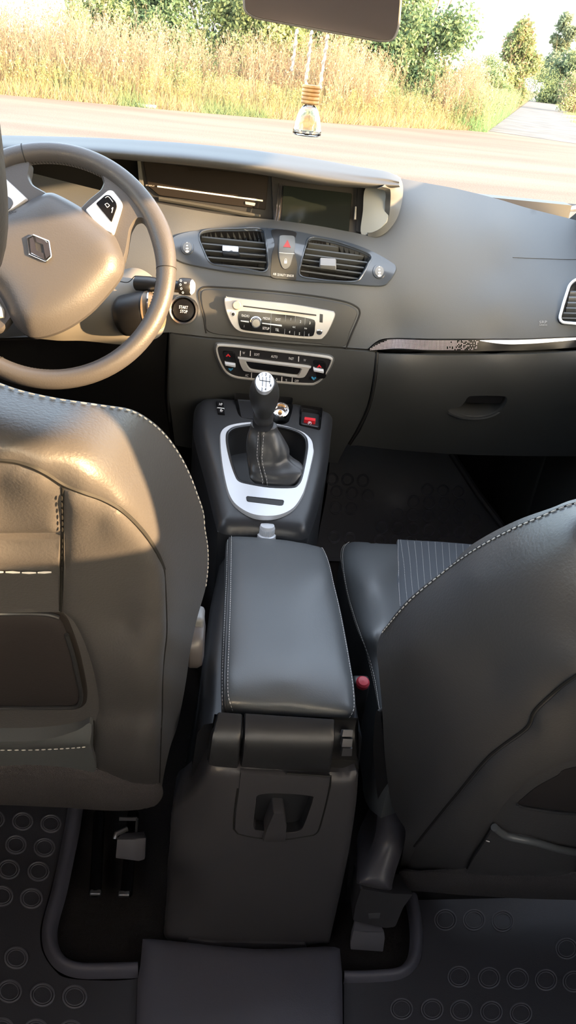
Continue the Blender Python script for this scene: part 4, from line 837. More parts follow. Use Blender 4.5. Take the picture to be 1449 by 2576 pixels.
CUD = DomeS(CU, dome(cu, -.012, .002, 8))
mb = MB(); mb.dashes([(868, 1361), (856, 1385), (857, 1430), (866, 1485), (882, 1545), (902, 1605), (922, 1660), (938, 1725), (949, 1800)], CUD, .004, .0018, .0005, .001); mb.dashes([(878, 1359), (863, 1385), (864, 1430), (873, 1485), (890, 1545), (910, 1603), (930, 1658), (945, 1720), (955, 1800)], CUD, .004, .0018, .0004, .001); mb.obj('cushion_stitching', STI, cso)
mb = MB(); mb.line([(873, 1360), (859, 1385), (860, 1430), (869, 1485), (886, 1545), (906, 1604), (926, 1659), (941, 1722), (952, 1800)], CUD, .001, .0002); mb.obj('cushion_piping', SEAM, cso)
mb = MB(); mb.box((.26, .97, .03), (.70, 1.14, .19), b=.01); mb.obj('seat_frame', BLK, ps)
SI = Surf([(945, 1795, .66), (965, 2030, .695), (990, 2020, .69), (962, 1805, .65), (930, 2100, .69), (900, 2225, 'z', .13), (1015, 2100, .685), (985, 2240, 'z', .13)])
MB().plate(crv([(944, 1795), (957, 1795), (966, 1860), (975, 1960), (985, 2025), (965, 2035), (953, 2028), (944, 1960), (938, 1880)], 4), SI, 0, .05, 1, step=14).obj('side_frame', BLK, ps)
hco = crv([(954, 2030), (972, 2024), (988, 2032), (1003, 2060), (1016, 2090), (1018, 2112), (1008, 2150), (997, 2190), (990, 2225), (986, 2244), (960, 2243), (903, 2231), (896, 2221), (905, 2195), (916, 2172), (932, 2143), (946, 2113), (951, 2070)], 4)
MB().plate(hco, SI, dome(hco, -.012, .008, 12), 0, 0, step=8, dirv=(.01, .07, 0)).obj('hinge_cover', mat('grey_hinge_plastic', (.07, .068, .08), .4), ps)
BR = Surf([(907, 2234, 'z', .12), (1042, 2248, 'z', .10), (885, 2320, 'z', .06), (993, 2333, 'z', .06)])
bro = MB().plate(rnd([(907, 2234), (984, 2246), (1042, 2248), (1016, 2284), (996, 2333), (970, 2337), (886, 2318), (892, 2280)], 7), BR, 0, .05, 2, step=12).obj('seat_leg', mat('bracket_plastic', (.04, .04, .045), .4), ps)
mb = MB(); mb.plate(rnd([(926, 2298), (957, 2296), (955, 2310), (927, 2310)], 2), BR, .001, .002, .6, step=0); mb.obj('bolt', STEEL, bro)
st_ = Surf([(885, 2340, 'z', .06), (970, 2340, 'z', .06), (880, 2395, 'z', .02), (965, 2398, 'z', .02), (925, 2366, 'z', .05)])
MB().plate(rnd([(888, 2339), (968, 2343), (970, 2360), (965, 2396), (880, 2390), (880, 2370)], 4), st_, 0, .02, 2, step=8).obj('rail_end_cover', RUBL, ps)
# driver's rail hardware
dl_ = Surf([(290, 2105, .74), (370, 2105, .74), (288, 2165, .725), (365, 2168, .725), (328, 2136, .728)])
MB().plate(rnd([(293, 2110), (369, 2106), (366, 2163), (350, 2168), (289, 2160)], 4), dl_, 0, .02, 2, step=8).obj('rail_end_cover', RUBL, ds)
mb = MB(); mb.tube([YZ(300, 2060, .77), YZ(345, 2060, .77)], .003, 8); mb.tube([YZ(320, 2085, .76), YZ(292, 2098, .75), YZ(290, 2110, .745)], .004, 8); mb.tube([YZ(345, 2060, .765), YZ(342, 2100, .76)], .002, 6); mb.obj('rail_latch', STEEL, ds)
mb = MB()
for a, b in (((250, 2045), (240, 2248)), ((335, 2045), (318, 2250)),): 
    A = ZZ(*a, .03); B = ZZ(*b, .03); mb.tube([A, B], .009, 8)
mb.obj('seat_rail', BGL, ds)
mb = MB()
for q in ((240, 2246), (312, 2249)): c = ZZ(*q, .035); mb.box(c-[.008, .004, .003], c+[.008, .004, .003], b=.002)
mb.obj('rail_bolt', STEEL, ds)
headrest(ps, np.array([.48, .40, 1.075]), .03)
# belt buckle
c = YZ(912, 1716, .80)
bu = thing('seat_belt_buckle', 'red-buttoned seat belt buckle between armrest and passenger seat', 'buckle', c-[0, 0, .06])
mb = MB(); mb.box(c+[-.014, -.008, -.07], c+[.010, .012, .004], b=.005); mb.obj('housing', CONS, bu)
mb = MB(); mb.lathe(c+[-.001, -.004, .0], (0, -.3, 1), [(.0095, 0), (.0095, .006), (.007, .009), (.0001, .010)], 20); mb.obj('button', mat('buckle_red', (.45, .03, .05), .4), bu)
mb = MB(); mb.tube([c+[0, 0, -.06], c+[.005, -.01, -.12], c+[.01, -.03, -.22]], .008, 8); mb.obj('strap', BLK, bu)
#@@PART3
# ================================================================ MIRROR and pendant
mr_ = thing('rear_view_mirror', 'frameless-looking rear-view mirror with pale rim at the top of the windscreen', 'mirror', YZ(810, 20, 1.30))
mc = YZ(810, 15, 1.30); mn = np.array([-.02, -1, .020]); mn /= np.linalg.norm(mn)
MS = plane_surf(mc, mn)
MO = rnd([(606, -75), (612, 30), (640, 48), (960, 107), (992, 104), (1006, 70), (1013, -20)], 26, 8)
mb = MB(); mb.plate(MO, MS, 0, 0, 0, step=30, dirv=-mn*.025, grow=.06); mb.plate(MO, MS, .001, .002, 3, holes=[inset(MO, 7)], step=12); hs_ = mb.obj('housing', mat('mirror_housing', (.20, .18, .15), .4), mr_)
mb = MB(); mb.plate(inset(MO, 6), MS, .0018, .001, 0, step=0); mb.obj('mirror_glass', MIR, mr_, smooth=0)
mb = MB(); mb.tube([mc-mn*.02+[0, 0, .02], mc+[0, .04, .08], mc+[0, .06, .13]], .008, 12); mb.obj('stem', BLK, mr_)
af = thing('air_freshener', 'tiny glass bottle with ribbed wooden cap hanging from the mirror', 'air freshener', YZ(782, 312, 1.28))
ct = YZ(784, 214, 1.28); up_ = np.array([.0, 0, 1.]); s_ = .69e-3
mb = MB(); prof = []
for k in range(5):
    z0 = -k*7.2; prof += [(18.2, z0), (19.4, z0-1.8), (19.4, z0-5.0), (17.6, z0-7.0)]
mb.lathe(ct, -up_, [(.0001, 0)] + [(r*s_, -z*s_) for r, z in prof] + [(.0001, 36*s_)], 28); mb.obj('wooden_cap', WOOD, af)
mb = MB(); pr = [(11, 34), (11, 38), (15, 41), (20, 48), (25, 60), (29, 75), (31, 88), (31, 94), (27, 97)]
inn = [(22, 92), (26, 86), (24, 74), (20, 60), (15, 50), (8, 42), (7, 34)]
mb.lathe(ct, -up_, [(r*s_, t*s_) for r, t in pr] + [(.0001, 97*s_), (.0001, 92*s_)] + [(r*s_, t*s_) for r, t in inn], 28); mb.obj('glass_bottle', GLB, af)
mb = MB(); mb.lathe(ct, -up_, [(.0001, 86*s_), (23*s_, 86*s_), (25*s_, 91*s_), (.0001, 91.5*s_)], 24); mb.obj('scented_oil', mat('pale_oil', (.8, .78, .72), .1, trans=.6), af)
for nm, pts in (('cord', [(783, 78), (781, 105), (778, 140), (773, 175), (769, 200), (771, 222)]), ('cord', [(823, 88), (820, 120), (814, 160), (808, 200), (804, 224)]), ('cord', [(746, 74), (743, 110), (738, 150), (734, 178)])):
    mb = MB(); P = crv([YZ(*p, 1.285) for p in pts], 8, False); L = len(P); mb.tube([p + [.0012*math.sin(i*1.1), .0012*math.cos(i*1.1), 0] for i, p in enumerate(P)], [.0018+.0006*math.sin(i*.9) for i in range(L)], 8); mb.tube(P, [.0016]*L, 8); mb.obj(nm, CORD, af)
# ================================================================ FLOOR, MATS
XL, XR = -.64, .85
mb = MB(); WELLL = crv([(190, 2020), (400, 2020), (390, 2120), (362, 2320), (349, 2421), (183, 2411), (162, 2393), (148, 2366), (148, 2318), (166, 2249), (186, 2145)], 3)
mb.box((XL, -1.6, -.05), (XR, 2.05, 0)); struct(mb.obj('floor', FLR), 'dark carpeted car floor under the seats', 'floor')
FM = Surf([(-800, 2100, 'z', .016), (1449, 2100, 'z', .016), (500, 2576, 'z', .016)])
def ridge(mid, hw, S, hg, n=9):
    mid = crv(mid, 6, False); T = np.gradient(mid, axis=0); T /= np.linalg.norm(T, axis=1)[:, None]; N_ = np.c_[-T[:, 1], T[:, 0]]; R = []
    for v in np.linspace(-1, 1, n): R.append(list(S.at(mid + N_*hw*v, hg*(1-abs(v)**2.2)-.002)))
    mb = MB(); mb.rings(R, closed=False); return mb
def ringpat(mb, cs, rx, ry, S, h=.001, r=.0015, mi=1):
    for x, y in cs:
        for k in (1.0, .78): mb.tube(S.at(ell(x, y, rx*k, ry*k, 28), h), r*(1 if k == 1 else .6), 5, mi, closed=True)
lm = np.array(list(crv([(-900, 1990), (0, 2010), (182, 2010), (172, 2040), (152, 2145), (131, 2231), (107, 2318), (103, 2359), (110, 2397), (138, 2438), (172, 2459), (276, 2465), (348, 2460)], 4, False)) + [(345, 2700), (-900, 2700)])
mb = MB(); mb.plate(lm, FM, 0, .014, 2, step=40)
cs = [(-14, 2062), (57, 2067), (128, 2073), (-32, 2120), (40, 2126), (112, 2133), (-50, 2182), (22, 2188), (97, 2193), (5, 2255), (79, 2261), (41, 2411), (24, 2495), (107, 2504), (188, 2509), (-55, 2488), (5, 2592), (91, 2595), (178, 2598), (-40, 2404)]
for x, y in cs: ringpat(mb, [(x, y)], 26.5*(1+(y-2250)*.0004), 24*(1+(y-2250)*.0006), FM)
tag(mb.obj('rubber_mat', [RUB, RUBL]), 'black rubber mat with raised rings on the rear floor behind the driver seat', 'floor mat')
mb = ridge([(190, 2025), (180, 2090), (169, 2145), (149, 2240), (128, 2318), (125, 2362), (134, 2396), (158, 2425), (200, 2440), (270, 2441), (347, 2439)], 20, FM, .014)
tag(mb.obj('mat_rim', RUBR), 'raised curved edge of the rubber mat around the left seat rail', 'mat edge')
rm = np.array(list(crv([(1046, 2262), (1050, 2330), (1060, 2400), (1040, 2440), (990, 2462), (864, 2468)], 4, False)) + [(864, 2700), (2100, 2700), (2100, 2240)])
mb = MB(); mb.plate(rm, FM, 0, .014, 2, step=45)
for x, y in [(1120, 2315), (1192, 2315), (1264, 2318), (1425, 2387), (1154, 2458), (1230, 2461), (1302, 2463), (1373, 2466), (1443, 2470), (1010, 2539), (1087, 2540), (1160, 2543), (1236, 2546), (1310, 2550)]: ringpat(mb, [(x, y)], 27, 26, FM, r=.001)
tag(mb.obj('rubber_mat', [RUB, RUBL]), 'black rubber mat with raised rings on the rear floor behind the passenger seat', 'floor mat')
mb = ridge([(1034, 2255), (1045, 2310), (1048, 2370), (1038, 2420), (1005, 2448), (940, 2456), (864, 2458)], 17, FM, .012)
tag(mb.obj('mat_rim', RUBR), 'raised curved edge of the rubber mat around the right seat rail', 'mat edge')
TS = Surf([(358, 2357, 'z', .03), (620, 2385, 'z', .045), (860, 2380, 'z', .03), (345, 2700, 'z', .03), (620, 2700, 'z', .045), (870, 2700, 'z', .03), (480, 2520, 'z', .038), (760, 2520, 'z', .048)])
tm = np.array(list(crv([(358, 2356), (408, 2358), (640, 2380), (820, 2374), (858, 2380)], 3, False)) + [(864, 2442), (868, 2700), (338, 2700), (345, 2460), (352, 2420)])
mb = MB(); mb.plate(tm, TS, dome(tm, -.006, .002, 9), .0, 0, step=18, dirv=(0, 0, -.03)); tag(mb.obj('tunnel_mat', RUBR), 'smooth dark rubber cover on the tunnel behind the centre console', 'floor mat')
# front passenger mat
FF_ = Surf([(x, 1400, 'z', .02) for x in (780, 1000, 1300)] + [(x, 1300, 'z', .02) for x in (780, 1000, 1300)] + [(x, 1245, 1.89) for x in (780, 1000, 1300)] + [(x, 1180, 1.93) for x in (780, 1000, 1300)] + [(x, 1105, 1.96) for x in (780, 1000, 1300)])
fm = rnd([(790, 1400), (822, 1240), (832, 1140), (860, 1110), (1130, 1130), (1190, 1240), (1262, 1330), (1300, 1420)], 14)
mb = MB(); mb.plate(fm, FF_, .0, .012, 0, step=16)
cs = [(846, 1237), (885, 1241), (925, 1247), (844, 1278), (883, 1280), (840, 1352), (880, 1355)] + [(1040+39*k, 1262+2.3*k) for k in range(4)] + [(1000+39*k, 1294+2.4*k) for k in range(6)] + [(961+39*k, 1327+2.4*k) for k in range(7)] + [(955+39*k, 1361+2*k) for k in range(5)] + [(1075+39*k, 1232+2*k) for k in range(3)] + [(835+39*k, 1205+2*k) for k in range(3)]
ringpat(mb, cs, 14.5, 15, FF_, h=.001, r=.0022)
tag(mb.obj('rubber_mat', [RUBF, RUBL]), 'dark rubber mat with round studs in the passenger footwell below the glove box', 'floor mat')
mb = MB(); mb.tube([FF_.at([q])[0] for q in ((1135, 1140), (1200, 1240), (1268, 1330))], .010, 8); tag(mb.obj('sill_strip', RUB), 'dark diagonal trim ridge beside the passenger footwell mat', 'trim')
# ================================================================ CABIN SHELL
mb = MB(); mb.box((XL, 2.0, -.05), (XR, 2.05, .86)); struct(mb.obj('wall_front', BLK), 'dark firewall behind the dashboard', 'wall')
mb = MB(); mb.rings([[np.array([x, y, z]) for x, y, z in ((XL+.1, .95, 1.30), (.105, 1.02, 1.345), (XR-.1, .95, 1.30), (XR-.1, .95, 1.33), (.105, 1.02, 1.375), (XL+.1, .95, 1.33))], [np.array([x, y, z]) for x, y, z in ((XL+.06, .1, 1.35), (.105, .1, 1.41), (XR-.06, .1, 1.35), (XR-.06, .1, 1.38), (.105, .1, 1.44), (XL+.06, .1, 1.38))], [np.array([x, y, z]) for x, y, z in ((XL+.08, -1.5, 1.30), (.105, -1.5, 1.35), (XR-.08, -1.5, 1.30), (XR-.08, -1.5, 1.33), (.105, -1.5, 1.38), (XL+.08, -1.5, 1.33))]]); struct(mb.obj('ceiling', HEADL), 'pale fabric headliner of the car', 'ceiling')
for nm, X, sg in (('wall_left', XL, -1), ('wall_right', XR, 1)):
    mb = MB(); mb.box((min(X, X+sg*.06), .25, -.05), (max(X, X+sg*.06), 1.0, .89), b=.01); mb.box((min(X, X+sg*.06), 1.0, -.05), (max(X, X+sg*.06), 1.75, 1.02), b=.01); mb.box((min(X, X+sg*.06), 1.75, -.05), (max(X, X+sg*.06), 2.1, .82), b=.01); mb.box((min(X, X+sg*.06), -1.6, -.05), (max(X, X+sg*.06), .25, .955), b=.01); struct(mb.obj(nm, DASHL), 'dark lower door side of the cabin, ' + nm.split('_')[1], 'door panel')
    for k, (a, b, w) in enumerate((((X, 1.98, .8), (X-sg*.09, .93, 1.32), .05), ((X, .25, .8), (X-sg*.07, .23, 1.36), .095), ((X, -1.15, .8), (X-sg*.08, -1.2, 1.33), .32))):
        mb = MB(); a = np.array(a); b = np.array(b); R = [[p + np.array([dx, dy, 0]) for dx, dy in ((-.025, -w), (.025, -w), (.025, w), (-.025, w))] for p in (a-[0, 0, .02], b)]
        mb.rings(R); struct(mb.obj('trim_%d' % (k+1 + (3 if sg > 0 else 0)), DASHL), 'dark window pillar on the %s side, %s' % (nm.split('_')[1], ('front', 'middle', 'rear')[k]), 'pillar')
    mb = MB(); o = X+sg*.0; mb.add([(X, 1.95, .8), (X, -1.5, .8), (X-sg*.075, -1.5, 1.33), (X-sg*.075, .95, 1.33)], [(0, 1, 2, 3)]); struct(mb.obj('window_%d' % (2 if sg < 0 else 3), GLS, smooth=0), 'side windows of the car, ' + nm.split('_')[1], 'window')
mb = MB(); G = []
for j in range(9):
    v = j/8.; 
    for i in range(17):
        u = i/16.*2-1; w = .70-.05*v; G.append((.105+u*(w+.04), 2.02-1.06*v-.10*u*u*(1-.3*v)+.04, .83+.52*v+.02*math.sin(v*3.14)-.03*u*u*v))
mb.add(G, [(j*17+i, j*17+i+1, (j+1)*17+i+1, (j+1)*17+i) for j in range(8) for i in range(16)]); struct(mb.obj('window_1', GLS), 'windscreen above the dashboard', 'windscreen')
mb = MB(); mb.box((XL, -1.62, -.05), (XR, -1.56, 1.04)); struct(mb.obj('wall_back', DASHL), 'tailgate inner panel', 'wall')
mb = MB(); mb.add([(XL+.05, -1.57, 1.02), (XR-.05, -1.57, 1.02), (XR-.12, -1.5, 1.33), (XL+.12, -1.5, 1.33)], [(0, 1, 2, 3)]); struct(mb.obj('window_4', GLS, smooth=0), 'rear window of the car', 'window')
mb = MB(); mb.box((XR-.08, -.75, 1.06), (XR-.05, .2, 1.34), b=.01); struct(mb.obj('trim_9', HEADL), 'added blind out of view, blocking sun at the upper rear side window', 'trim')  # added unseen panel, cuts off the top of the seat-back sun patch
mb = MB(); mb.box((XR-.10, .42, 1.10), (XR-.07, 1.28, 1.28), b=.01); struct(mb.obj('trim_10', HEADL), 'added visor out of view, blocking sun at the right front side window', 'trim')  # added out of view to keep direct sun off wheel top and hood
# rear bench (seen only in the mirror)
rb = thing('rear_bench', 'black rear bench seat behind the camera', 'bench seat', (.105, -.7, 0))
mb = MB(); mb.box((XL+.06, -.85, .0), (XR-.06, -.38, .42), b=.05); mb.obj('seat', LEA, rb)
mb = MB(); mb.box((XL+.06, -1.02, .38), (XR-.06, -.82, .92), b=.06); mb.obj('backrest', LEA, rb)
# base of windscreen: defroster shelf and outer cowl
mb = MB(); U = []
for x in np.linspace(XL, XR, 25):
    e = ((x-.105)/.75)**2; U.append([np.array([x, Y-.06*e, z-.01*e]) for Y, z in ((1.60, .80), (1.75, .81), (1.90, .82), (2.02, .83), (2.03, .80))])
mb.rings(U, closed=False); struct(mb.obj('trim_7', DASHL), 'dark shelf between dashboard and windscreen', 'trim')
mb = MB(); mb.box((XL-.05, 2.06, .76), (XR+.05, 2.22, .80), b=.01); struct(mb.obj('trim_8', mat('cowl_plastic', (.012, .015, .012), .6)), 'dark cowl strip outside the windscreen', 'trim')
wp = thing('windscreen_wiper', 'thin black windscreen wiper lying at the base of the windscreen, right side', 'wiper', (.7, 1.98, .83))
mb = MB(); P = [YZ(1240, 503, 2.12), YZ(1350, 511, 2.12), YZ(1449, 522, 2.12), YZ(1600, 545, 2.12)]; mb.tube(P, [.004, .007, .008, .008], 8); mb.obj('blade', BLK, wp)
mb = MB(); P = [YZ(1400, 530, 2.10), YZ(1449, 524, 2.10), YZ(1560, 520, 2.10)]; mb.tube(P, [.004, .008, .010], 8); mb.obj('arm', STEEL, wp)
# ================================================================ OUTSIDE
GZ = -.40
def gmat(name, c1, c2, sc, rough=.95, c3=None, stretch=None, bump=.4):
    m = bpy.data.materials.new(name); m.use_nodes = True; nt = m.node_tree; b = nt.nodes['Principled BSDF']; b.inputs['Roughness'].default_value = rough; b.inputs['Specular IOR Level'].default_value = .2
    tc = nt.nodes.new('ShaderNodeTexCoord'); mp = nt.nodes.new('ShaderNodeMapping'); nt.links.new(tc.outputs['Object'], mp.inputs[0])
    if stretch: mp.inputs['Scale'].default_value = stretch; mp.inputs['Rotation'].default_value = (0, 0, .25)
    n = nt.nodes.new('ShaderNodeTexNoise'); n.inputs['Scale'].default_value = sc; n.inputs['Detail'].default_value = 10; nt.links.new(mp.outputs[0], n.inputs[0])
    cr = nt.nodes.new('ShaderNodeValToRGB'); cr.color_ramp.elements[0].position = .35; cr.color_ramp.elements[1].position = .65; cr.color_ramp.elements[0].color = (*c1, 1); cr.color_ramp.elements[1].color = (*c2, 1); nt.links.new(n.outputs[0], cr.inputs[0])
    n2 = nt.nodes.new('ShaderNodeTexNoise'); n2.inputs['Scale'].default_value = 30; n2.inputs['Detail'].default_value = 6; nt.links.new(tc.outputs['Object'], n2.inputs[0])
    mx = nt.nodes.new('ShaderNodeMixRGB'); mx.blend_type = 'MULTIPLY'; mx.inputs[0].default_value = .6; c_ = nt.nodes.new('ShaderNodeValToRGB'); c_.color_ramp.elements[0].position = .3; c_.color_ramp.elements[0].color = (.6, .6, .6, 1); c_.color_ramp.elements[1].position = .6
    nt.links.new(n2.outputs[0], c_.inputs[0]); nt.links.new(cr.outputs[0], mx.inputs[1]); nt.links.new(c_.outputs[0], mx.inputs[2]); nt.links.new(mx.outputs[0], b.inputs['Base Color'])
    bp = nt.nodes.new('ShaderNodeBump'); bp.inputs['Strength'].default_value = bump; bp.inputs['Distance'].default_value = .02; nt.links.new(n2.outputs[0], bp.inputs['Height']); nt.links.new(bp.outputs[0], b.inputs['Normal']); return m
ROAD = gmat('sandy_road', (.145, .122, .105), (.20, .170, .145), .35, stretch=(.35, 1.6, 1))
TRK = gmat('grey_track', (.11, .118, .125), (.165, .168, .17), .8)
SOIL = gmat('dry_soil', (.16, .12, .06), (.24, .19, .09), 1.)
mb = MB(); N = 40
edge = crv([(-60, 14.5), (-30, 19.0), (-12, 22.4), (-5.9, 23.6), (.1, 25.0), (5, 27.5), (9.4, 31.3)], 6, False)
road = [(-80, -30), (80, -30), (80, 15), (30, 21), (16.5, 25.5)] + [(9.4, 31.3)] + [tuple(p) for p in edge[::-1][1:]]
mb.add([(x, y, GZ) for x, y in road], [tuple(range(len(road)))]); struct(mb.obj('ground', ROAD, smooth=0), 'sunlit sandy road across the view', 'road')
d_ = np.array([.355, 1.]); 
mb = MB(); mb.box((-300, -60, GZ-.5), (400, 700, GZ-.02)); struct(mb.obj('ground', SOIL, smooth=0), 'dry verge soil under the weeds', 'ground')
mb = MB(); A = np.array([9.4, 31.3]); B = np.array([16.5, 25.5]); Lq = [A + d_*t for t in (0, 10, 40, 120, 330)]; Rq = [B + d_*t for t in (0, 16, 46, 126, 336)]
V = [(p[0], p[1], GZ+.005) for p in Lq] + [(p[0], p[1], GZ+.005) for p in Rq]; mb.add(V, [(i, i+1, 6+i, 5+i) for i in range(4)]); struct(mb.obj('ground', TRK, smooth=0), 'grey dirt track running away to the right', 'track')
# vegetation
def attr_mat(name, rough=.8, trans=.0):
    m = bpy.data.materials.new(name); m.use_nodes = True; nt = m.node_tree; b = nt.nodes['Principled BSDF']; a = nt.nodes.new('ShaderNodeAttribute'); a.attribute_name = 'plant_colour'
    nt.links.new(a.outputs['Color'], b.inputs['Base Color']); b.inputs['Roughness'].default_value = rough; b.inputs['Specular IOR Level'].default_value = .15
    if trans:
        o = nt.nodes['Material Output']; t = nt.nodes.new('ShaderNodeBsdfTranslucent'); mx = nt.nodes.new('ShaderNodeMixShader'); mx.inputs[0].default_value = trans
        nt.links.new(a.outputs['Color'], t.inputs[0]); nt.links.new(b.outputs[0], mx.inputs[1]); nt.links.new(t.outputs[0], mx.inputs[2]); nt.links.new(mx.outputs[0], o.inputs[0])
    return m
VEG = attr_mat('plant_leaf', trans=.35)
def quads_obj(name, Q, C, parent=None, m=VEG, base=None):
    """Q (n,4,3) quads, C (n,3) colour of each"""
    n = len(Q); me = bpy.data.meshes.new(name); V = Q.reshape(-1, 3); c = V.mean(0) if base is None else np.array(base); wo = WO.get(parent.name if parent else None, np.zeros(3))
    me.vertices.add(n*4); me.vertices.foreach_set('co', (V-c).ravel()); me.loops.add(n*4); me.loops.foreach_set('vertex_index', np.arange(n*4)); me.polygons.add(n); me.polygons.foreach_set('loop_start', np.arange(n)*4)
    me.update(calc_edges=True); a = me.color_attributes.new('plant_colour', 'FLOAT_COLOR', 'POINT'); cc = np.repeat(np.c_[C, np.ones(n)], 4, axis=0); a.data.foreach_set('color', cc.ravel()); me.materials.append(m)
    o = bpy.data.objects.new(name, me); COL.objects.link(o); o.location = Vector(c-wo); WO[o.name] = c
    if parent: o.parent = parent
    return o
def strips(B, T, w):
    """thin blades from B to T of half width w, seen from anywhere"""
    n = len(B); a = rng.uniform(0, np.pi, n); s = np.c_[np.cos(a), np.sin(a)*.3, np.zeros(n)]*w[:, None]
    return np.stack([B-s, B+s, T+s*.35, T-s*.35], 1)
def leaves(Cn, size):
    n = len(Cn); u = rng.normal(size=(n, 3)); u /= np.linalg.norm(u, axis=1)[:, None]; v = np.cross(u, rng.normal(size=(n, 3))); v /= np.linalg.norm(v, axis=1)[:, None]
    s = size[:, None]; return np.stack([Cn-u*s, Cn-v*s*.5, Cn+u*s, Cn+v*s*.5], 1)
def colr(n, cols, j=.22):
    c = np.array([.40, .43, .48])*np.array(cols)[rng.integers(0, len(cols), n)]; return np.clip(c*(1+rng.uniform(-j, j, (n, 1))), 0, 1)
TAN = [(.68, .50, .30), (.76, .60, .40), (.62, .42, .26), (.72, .56, .36)]; YEL = [(.62, .55, .22), (.55, .50, .24), (.68, .56, .28)]; GRN = [(.26, .38, .18), (.32, .44, .22), (.40, .50, .24)]
LG = [(.46, .54, .24), (.52, .58, .26), (.38, .48, .20)]; DG = [(.18, .30, .16), (.22, .34, .18), (.26, .38, .18)]
ex = edge[:, 0]; ey = edge[:, 1]
def verge(n, d0, d1, x0=-15., x1=9.3):
    x = rng.uniform(x0, x1, n); d = d0 + (d1-d0)*rng.random(n)**1.3; y = np.interp(x, ex, ey) + d; return np.c_[x, y]
def tracks(n, o0, o1, t0, t1, side):
    t = t0 + (t1-t0)*rng.random(n)**1.6; o = rng.uniform(o0, o1, n); P = (A if side < 0 else B+d_*6)[None] + d_[None]*t[:, None]; P[:, 0] += side*o; return P
def hgt(P, f=.35, seed=0.): return np.array([noise.noise(Vector((p[0]*f+seed, p[1]*f, seed))) for p in P])
# grass
n = 52000; P = verge(n, .0, 5.5); hh = rng.uniform(.25, .75, n)*(1 + .7*hgt(P)); hh *= np.clip((P[:, 1]-np.interp(P[:, 0], ex, ey))*.9+.35, .3, 1.3)
Bq = np.c_[P, np.full(n, GZ-.02)]; Tq = Bq + np.c_[rng.normal(0, .12, n), rng.normal(0, .12, n), hh]
tone = hgt(P, .5, 4.)[:, None]; C = np.where(tone > .28, colr(n, GRN+LG), colr(n, TAN+YEL))
tag(quads_obj('verge_grass', strips(Bq, Tq, rng.uniform(.006, .012, n)), C), 'short pale dry grass along the far road edge', 'grass', kind='stuff')
# tall dry weeds: stem plus feathery side twigs
def weeds(name, P, H_, cols, tw, lab, cat, lw=.006, lean=.12, leafn=0, lc=None):
    n = len(P); B0 = np.c_[P, np.full(n, GZ)]; L = np.c_[rng.normal(0, lean, n), rng.normal(0, lean, n), np.ones(n)]*H_[:, None]; Q = [strips(B0, B0+L, np.full(n, lw))]; C = [colr(n, cols)]; base = C[0]
    for k in range(tw):
        f = .25+.75*rng.random(n)**.7; s = B0 + L*f[:, None]; a = rng.uniform(0, 2*np.pi, n); l = (H_*.26*(1.15-f))+.03; e = s + np.c_[np.cos(a)*l*.6, np.sin(a)*l*.6, l*1.0]; Q.append(strips(s, e, np.full(n, lw*.9))); C.append(base*(1+rng.uniform(-.2, .2, (n, 1))))
        Q.append(leaves(e, rng.uniform(.02, .045, n))); C.append(base*(1+rng.uniform(-.15, .25, (n, 1))))
    for k in range(leafn):
        f = rng.random(n); s = B0 + L*f[:, None] + rng.normal(0, .08, (n, 3)); Q.append(leaves(s, rng.uniform(.03, .06, n))); C.append(colr(n, lc or cols))
    return tag(quads_obj(name, np.concatenate(Q), np.clip(np.concatenate(C), 0, 1)), lab, cat, kind='stuff')
P = verge(5200, .5, 5.0); m_ = hgt(P, .4, 9.); P = P[m_ > -.22]; weeds('dry_weeds', P, rng.uniform(1.1, 2.2, len(P))*(1+.35*hgt(P, .5)), TAN, 12, 'tall tan dried weeds behind the far road edge', 'weeds')
P = verge(1800, .2, 3.5); weeds('goldenrod', P, rng.uniform(.45, 1.0, len(P)), YEL, 12, 'yellow-green weeds growing among the dry stems', 'weeds')
P = verge(2600, 1.5, 7.); P = P[hgt(P, .35, 2.) > -.12]; weeds('green_weeds', P, rng.uniform(.7, 1.45, len(P)), GRN+LG, 8, 'green leafy weeds between the dry stems', 'weeds', leafn=10, lc=LG+GRN)
P = np.concatenate([tracks(9000, .2, 6, -1, 90, -1), tracks(2500, 3, 9, 0, 60, 1)]); weeds('track_weeds', P, rng.uniform(.5, 1.35, len(P))*(1+.2*hgt(P, .3)), GRN+LG+TAN[:2], 6, 'green and tan weeds lining the dirt track', 'weeds', lw=.009, leafn=4, lc=GRN+LG)
P = tracks(5000, 0, 2.6, -1, 22, -1); n = len(P); Bq = np.c_[P, np.full(n, GZ)]; tag(quads_obj('green_grass', strips(Bq, Bq + np.c_[rng.normal(0, .12, n), rng.normal(0, .12, n), rng.uniform(.2, .6, n)], np.full(n, .011)), colr(n, [(.30, .55, .22), (.36, .60, .24)])), 'bright green grass at the corner of road and track', 'grass', kind='stuff')
n = 5000; t = rng.uniform(18, 120, n); c0 = (A+B+d_*6)/2; P = c0[None] + d_[None]*t[:, None]; P[:, 0] += rng.normal(0, .35, n); P = P[hgt(P, .25, 6.) > -.05]; n = len(P); Bq = np.c_[P, np.full(n, GZ)]
tag(quads_obj('track_grass', strips(Bq, Bq + np.c_[rng.normal(0, .05, n), rng.normal(0, .05, n), rng.uniform(.05, .16, n)], np.full(n, .02)), colr(n, LG)), 'low green grass strip along the middle of the dirt track', 'grass', kind='stuff')
BARK = mat('bark', (.12, .09, .06), .9)
